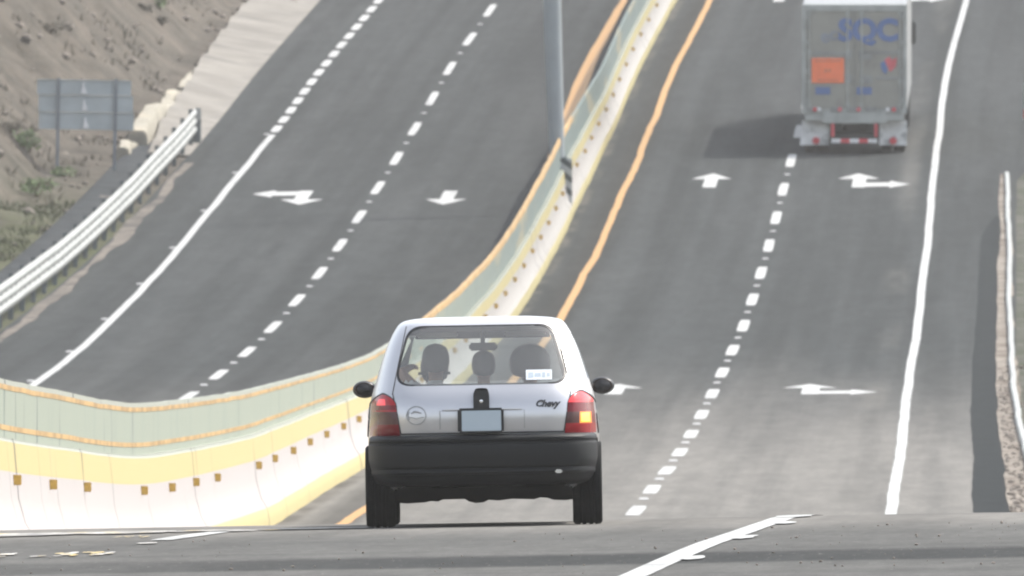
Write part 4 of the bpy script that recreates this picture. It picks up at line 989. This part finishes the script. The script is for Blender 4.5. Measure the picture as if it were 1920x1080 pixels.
# ------------------------------------------------------------------ people in the car
def person(label, loc, sc, top, bottom, yaw=0, elbows=None, hands=None, hair_r=1.0, headyaw=0.0):
    V, E, RD_ = [], [], []
    def v(p, r): V.append(Vector(p)); RD_.append(r); return len(V) - 1
    def e(a, b): E.append((a, b))
    pel = v((0, 0, .08), .14); wa = v((0, -.04, .27), .125); ch = v((0, -.08, .47), .14); nb = v((0, -.07, .60), .07); ne = v((0, -.055, .665), .054)
    hb = v((0, -.04, .735), .082); ht = v((0, -.045, .815), .092); hc = v((0, -.045, .865), .07)
    for a, b in ((pel, wa), (wa, ch), (ch, nb), (nb, ne), (ne, hb), (hb, ht), (ht, hc)): e(a, b)
    cy, sy = math.cos(headyaw), math.sin(headyaw)
    def hd(x, y, z): return (x * cy + y * sy * -1, -.045 + x * sy + y * cy, z)
    nose = v(hd(0, .105, .775), .014); e(ht, nose)
    for s_ in (-1, 1): er = v(hd(s_ * .092, -.005, .785), .018); e(ht, er)
    for s_ in (-1, 1):
        sh = v((s_ * .17, -.08, .545), .062); el = v(elbows[s_] if elbows else (s_ * .23, .0, .28), .045); wr = v(hands[s_] if hands else (s_ * .12, .26, .18), .03)
        e(ch, sh); e(sh, el); e(el, wr)
        dr = (V[wr] - V[el]).normalized(); sd = dr.cross(Vector((0, 0, 1))).normalized()
        pm = v(V[wr] + dr * .055, .03); e(wr, pm)
        for q, L in enumerate((.075, .085, .08, .062)):
            b = V[pm] + sd * (q - 1.5) * .019 + dr * .025; k1 = v(b, .009); k2 = v(b + dr * L * .5 + Vector((0, 0, -.012)), .0085); k3 = v(b + dr * L * .85 + Vector((0, 0, -.04)), .0075); e(pm, k1); e(k1, k2); e(k2, k3)
        t1 = v(V[wr] + dr * .03 - sd * s_ * .04, .011); t2 = v(V[wr] + dr * .065 - sd * s_ * .055 + Vector((0, 0, -.015)), .009); e(pm, t1); e(t1, t2)
        hp = v((s_ * .09, .06, .07), .095); kn_ = v((s_ * .12, .44, .16), .062); an = v((s_ * .12, .58, -.06), .042); ft = v((s_ * .13, .72, -.10), .035)
        e(pel, hp); e(hp, kn_); e(kn_, an); e(an, ft)
    me = bpy.data.meshes.new("person"); me.from_pydata(V, E, []); o = bpy.data.objects.new("person", me); COL.objects.link(o)
    bm = bmesh.new(); bm.from_mesh(me); ly = bm.verts.layers.skin.verify(); bm.verts.ensure_lookup_table()
    for i, bv in enumerate(bm.verts): bv[ly].radius = (RD_[i], RD_[i]); bv[ly].use_root = (i == 0)
    bm.to_mesh(me); bm.free()
    o.modifiers.new("skin", 'SKIN'); o.modifiers.new("sub", 'SUBSURF').levels = 2
    dg = bpy.context.evaluated_depsgraph_get(); dg.update(); nm = bpy.data.meshes.new_from_object(o.evaluated_get(dg)); o.modifiers.clear(); o.data = nm
    nm.materials.clear()
    for m in (M['skin'], top, bottom): nm.materials.append(m)
    hw_ = [V[i] for i in range(len(V))]
    wrp = [hands[s_] if hands else (s_ * .12, .26, .18) for s_ in (-1, 1)]
    for p in nm.polygons:
        c = p.center; k = 1
        if c.z > .63: k = 0
        elif c.z < .13 or (c.y > .12 and c.z < .26 and abs(c.x) > .03 and min((c - Vector(q)).length for q in wrp) > .13): k = 2
        if min((c - Vector(q)).length for q in wrp) < .12: k = 0
        p.material_index = k
    nm.shade_smooth()
    mb = MB(); rows = []
    for i in range(9):
        th = math.pi * .5 * (i / 8) * 1.28; rows.append([Vector((math.sin(th) * .105 * math.cos(a) * hair_r, -.06 + math.sin(th) * .118 * math.sin(a) * hair_r - .012, .80 + .13 * math.cos(th) * (hair_r ** .5) + (.10 * max(0, math.sin(a)) * math.sin(th) ** 3) - (.06 * max(0, -math.sin(a)) * math.sin(th) ** 2) + .006 * noise.noise(Vector((a * 3, th * 4, 1))))) for a in [2 * math.pi * k / 28 for k in range(28)]])
    rows[0] = [Vector((0, -.07, .80 + .13 * hair_r ** .5))] * 28
    mb.grid(rows, close=True); hr = mb.build("hair", M['hair'], o, smooth=True, angle=80); hr.rotation_euler = (0, 0, 0)
    for s_ in (-1, 1):
        mb = MB(); bm = bmesh.new(); bmesh.ops.create_icosphere(bm, subdivisions=1, radius=.012); bm.verts.ensure_lookup_table(); c = Vector(hd(s_ * .033, .078, .80)); mb.add([c + x.co for x in bm.verts], [[x.index for x in f.verts] for f in bm.faces]); bm.free(); mb.build("eye", M['eye'], o, smooth=True)
    mb = MB(); mb.tube([hd(-.025, .078, .742), hd(0, .086, .742), hd(.025, .078, .742)], [.003, .006, .003], 6); mb.build("mouth", M['skin'], o)
    o.matrix_world = CARM @ Matrix.Translation(loc) @ Matrix.Rotation(yaw, 4, 'Z') @ Matrix.Diagonal((sc, sc, sc, 1))
    tag(o, label, "person"); return o
person("driver at the steering wheel in the left front seat with hands raised to the rim", (-.33, 1.70, .34), .92, M['shirt'], M['jeans'],
       elbows={-1: (-.30, .08, .42), 1: (.27, .10, .32)}, hands={-1: (-.14, .40, .42), 1: (.14, .40, .42)}, headyaw=.25)
person("passenger with dark hair and pale shirt turned aside in the left rear seat", (-.315, 1.0, .475), .82, M['shirt'], M['jeans'], headyaw=-.5, hair_r=1.1, elbows={-1: (-.29, -.02, .70), 1: (.24, .05, .33)}, hands={-1: (-.22, .20, .74), 1: (.1, .26, .2)})
person("small child with short dark hair in the middle of the rear seat", (.01, 1.02, .50), .74, M['greyshirt'], M['jeans'], headyaw=-.9, hair_r=1.05)
person("passenger with thick dark hair and dark top in the right rear seat", (.325, .98, .44), .82, M['darkshirt'], M['jeans'], hair_r=1.62)

# ------------------------------------------------------------------ the truck
tr = empty("semi_trailer_truck"); tag(tr, "grey semi trailer truck with blue letters and orange placard climbing the right lane", "truck")
mb = MB()
TW, Z0, Z1, TL = 1.255, 1.0, 3.60, 13.2
mb.box((-TW, .06, Z0), (TW, TL, Z1), 0, bev=.02)
bx = mb.build("trailer_box", [M['trailerside']], tr)
mb = MB()
mb.box((-TW - .006, 0, Z0 - .02), (-TW + .09, .10, Z1 + .01)); mb.box((TW - .09, 0, Z0 - .02), (TW + .006, .10, Z1 + .01)); mb.box((-TW + .09, 0, Z1 - .15), (TW - .09, .10, Z1 + .01)); mb.box((-TW + .09, 0, Z0 - .02), (TW - .09, .10, Z0 + .10))
fr0 = mb.build("rear_frame", M['trailrib'], tr)
for s_ in (-1, 1):
    mb = MB(); a, b = sorted((s_ * .012, s_ * 1.15)); mb.box((a, .025, Z0 + .11), (b, .055, Z1 - .16), bev=.006)
    dr_ = mb.build("rear_door", M['trailer'], tr)
    mb = MB()
    for xr in (s_ * .17, s_ * 1.09):
        mb.tube([(xr, .012, Z0 + .05), (xr, .012, Z1 - .08)], .022, 8)
        for zz in (Z0 + .16, 1.72, 2.45, Z1 - .25): mb.box((xr - .05, -.004, zz), (xr + .05, .024, zz + .07))
    mb.build("lock_rod", M['trailrib'], dr_)
    for zz in (1.25, 1.95, 2.65, 3.25):
        mb = MB(); mb.box((s_ * 1.17 - .05, -.012, zz), (s_ * 1.17 + .05, .03, zz + .1)); mb.build("hinge", M['trailrib'], dr_)
mb = MB()
for (x0, x1, z0, z1) in ((-1.14, -.20, 2.40, 2.47), (.08, 1.14, 2.42, 2.49), (-.22, -.06, 2.30, 2.52), (.10, .42, 2.28, 2.5), (-.20, -.06, 1.72, 1.92), (.12, .44, 1.70, 1.9), (.52, 1.14, 1.80, 1.87)): mb.box((x0, .005, z0), (x1, .0255, z1), bev=.004)
mb.build("door_rail", M['steel'], tr)
text("SQC", "lettering", .72, M['tblue'], tr, Vector((.33, .012, 2.97)), sx=1.0, bold=.035)
text("ec", "lettering", .46, M['tbluefaint'], tr, Vector((-.62, .012, 2.86)), sx=1.0, bold=.01, rot=R(-14))
mb = MB(); mb.box((-1.03, .004, 1.72), (-.25, .024, 2.32), bev=.004); og = mb.build("placard", M['torange'], tr)
mb = MB()
for x0, x1, z0, z1 in ((-.95, -.33, 2.235, 2.275), (-.72, -.66, 1.97, 2.05), (-.63, -.57, 1.98, 2.06), (-.9, -.38, 1.775, 1.80)): mb.box((x0, .001, z0), (x1, .0045, z1))
mb.build("placard_print", M['torangedark'], og)
for x0, x1 in ((-.94, -.58), (.05, .42)):
    mb = MB(); mb.box((x0, .004, 1.44), (x1, .0255, 1.62), bev=.004); mb.build("blue_plate", M['tblue'], tr)
mb = MB(); mb.prism(rounded([(.72, 2.28), (.84, 2.36), (.90, 2.28), (1.02, 2.34), (1.0, 2.12), (.86, 1.98)], .03), 'y', .006, .0245, 0); mb.prism(rounded([(.62, 2.20), (.74, 2.26), (.80, 2.05), (.76, 1.92), (.66, 2.02)], .03), 'y', .003, .0235, 1)
mb.build("logo", [M['tred'], M['tblue']], tr)
# bumper beam, lamps, underride guard, flaps
mb = MB(); mb.box((-1.2, .02, .80), (1.2, .22, .985), bev=.02); mb.box((-.78, -.03, .74), (.78, .12, .98), bev=.02); mb.build("bumper_beam", M['trailrib'], tr)
mb = MB()
for x in (-1.0, -.42, 0, .42, 1.0): mb.box((x - .17, -.02, 1.02), (x + .12, .03, 1.14), bev=.02)
mb.build("clearance_light", M['steel'], tr)
for x, m in ((-.95, 'redtape'), (-.85, 'whitetape'), (.95, 'redtape'), (.80, 'whitetape'), (-.35, 'tred'), (.1, 'tred')):
    mb = MB(); mb.lathe([(0, .001), (0, .055), (-.02, .05), (-.025, .001)], 14, 0, 'y', (x, -.022, 1.08)); mb.build("rear_light", M[m], tr)
mb = MB(); mb.box((-.55, .0, .26), (.55, .09, .39), bev=.01)
for s_ in (-1, 1): mb.box((s_ * .52 - .05, .0, .37), (s_ * .52 + .05, .09, .82))
ug = mb.build("underride_guard", M['chassis'], tr)
mb = MB()
for k in range(5):
    a = -.55 + k * .22; mb.box((a, -.006, .275), (a + .218, -.001, .375), 0 if k % 2 == 1 else 1)
for s_ in (-1, 1): mb.box((s_ * .52 - .04, -.006, .42), (s_ * .52 + .04, -.001, .74), 0)
mb.build("reflective_tape", [M['redtape'], M['whitetape']], ug)
for s_ in (-1, 1):
    mb = MB(); rows = []
    for z in zl(.2, .80, 8):
        bulge = .02 * noise.noise(Vector((z * 5, s_, 2))); rows.append([Vector((s_ * x + (0.06 * s_ * (1 - (z - .12) / .68) * (x / 1.25) if s_ < 0 else 0), .30 + bulge + .03 * math.sin(x * 9), z)) for x in zl(.60, 1.26, 8)])
    mb.grid(rows); r2 = [[p + Vector((0, .012, 0)) for p in r] for r in rows]; mb.grid(r2); mb.build("mud_flap", M['flap'], tr, smooth=True)
    mb = MB(); mb.lathe([(0, .001), (0, .09), (-.02, .08), (-.02, .001)], 14, 0, 'y', (s_ * .93, .29, .31)); mb.build("rear_light", M['redtape'], tr)
def twheel(x, y):
    mb = MB(); mb.lathe([(-.13, .30), (-.14, .42), (-.11, .50), (-.03, .51), (-.025, .49), (.025, .49), (.03, .51), (.11, .50), (.14, .42), (.13, .30)], 32); o = mb.build("wheel", M['rubber'], tr, smooth=True); o.location = (x, y, .51)
    mb = MB(); mb.lathe([(-.1, .001), (-.1, .31), (.1, .31), (.1, .001)], 20); mb.build("rim", M['steel'], o, smooth=True)
for y in (1.05, 2.35):
    for s_ in (-1, 1): twheel(s_ * 1.08, y); twheel(s_ * .76, y)
for y in (11.6, 12.9):
    for s_ in (-1, 1): twheel(s_ * 1.08, y); twheel(s_ * .76, y)
for s_ in (-1, 1): twheel(s_ * 1.02, 16.6)
mb = MB(); mb.box((-.45, .3, .55), (-.3, TL, .98)); mb.box((.3, .3, .55), (.45, TL, .98)); mb.box((-.45, 10.8, .6), (.45, 17.2, .85))
for y in (1.05, 2.35, 11.6, 12.9, 16.6): mb.tube([(-1, y, .51), (1, y, .51)], .08, 8)
mb.build("chassis", M['chassis'], tr)
mb = MB()
for s_ in (-1, 1): mb.box((s_ * .9 - .06, 9.2, .15), (s_ * .9 + .06, 9.35, 1.0)); mb.box((s_ * .9 - .15, 9.15, .12), (s_ * .9 + .15, 9.4, .16))
mb.build("landing_leg", M['chassis'], tr)
mb = MB(); mb.prism(rounded([(13.9, .95), (16.0, .95), (17.5, .9), (17.6, 1.6), (16.1, 1.75), (15.8, 2.6), (14.9, 3.2), (13.9, 3.25)], .12), 'x', -1.15, 1.15); cb = mb.build("cab", M['trailerside'], tr, smooth=True)
mb = MB()
for s_ in (-1, 1): mb.prism(rounded([(15.0, 1.75), (15.8, 1.75), (15.6, 2.45), (15.0, 2.45)], .06), 'x', s_ * 1.146, s_ * 1.155)
mb.build("cab_window", M['frit'], cb)
for s_ in (-1, 1):
    mb = MB(); mb.box((s_ * 1.25 - .09, 15.9, 1.85), (s_ * 1.25 + .09, 15.98, 2.4), bev=.03); mb.tube([(s_ * 1.05, 15.9, 2.35), (s_ * 1.2, 15.94, 2.35)], .02, 6); mb.tube([(s_ * 1.05, 15.9, 1.95), (s_ * 1.2, 15.94, 1.95)], .02, 6); mb.build("wing_mirror", M['chassis'], cb)
    mb = MB(); mb.tube([(s_ * 1.05, 13.75, .9), (s_ * 1.05, 13.75, 3.5)], .07, 10); mb.build("exhaust_stack", M['chrome'], cb, smooth=True)
xt = (1603 - 960) / (F / 430.0)
tr.matrix_world = frame(429.4, xt - xR(430.0)) @ Matrix.Translation((0, -.6, 0))

# ------------------------------------------------------------------ the air
m = bpy.data.materials.new("haze"); m.use_nodes = True; nt = m.node_tree
for n in list(nt.nodes):
    if n.type != 'OUTPUT_MATERIAL': nt.nodes.remove(n)
vol = nt.nodes.new("ShaderNodeVolumePrincipled"); vol.inputs['Color'].default_value = (1.0, 0.98, 0.94, 1); vol.inputs['Density'].default_value = 0.0002; vol.inputs['Anisotropy'].default_value = 0.2
nt.links.new(vol.outputs[0], [n for n in nt.nodes if n.type == 'OUTPUT_MATERIAL'][0].inputs['Volume'])
mb = MB(); mb.box((-950, -350, -60), (950, 1700, 120)); tag(mb.build("haze", m), kind='stuff')
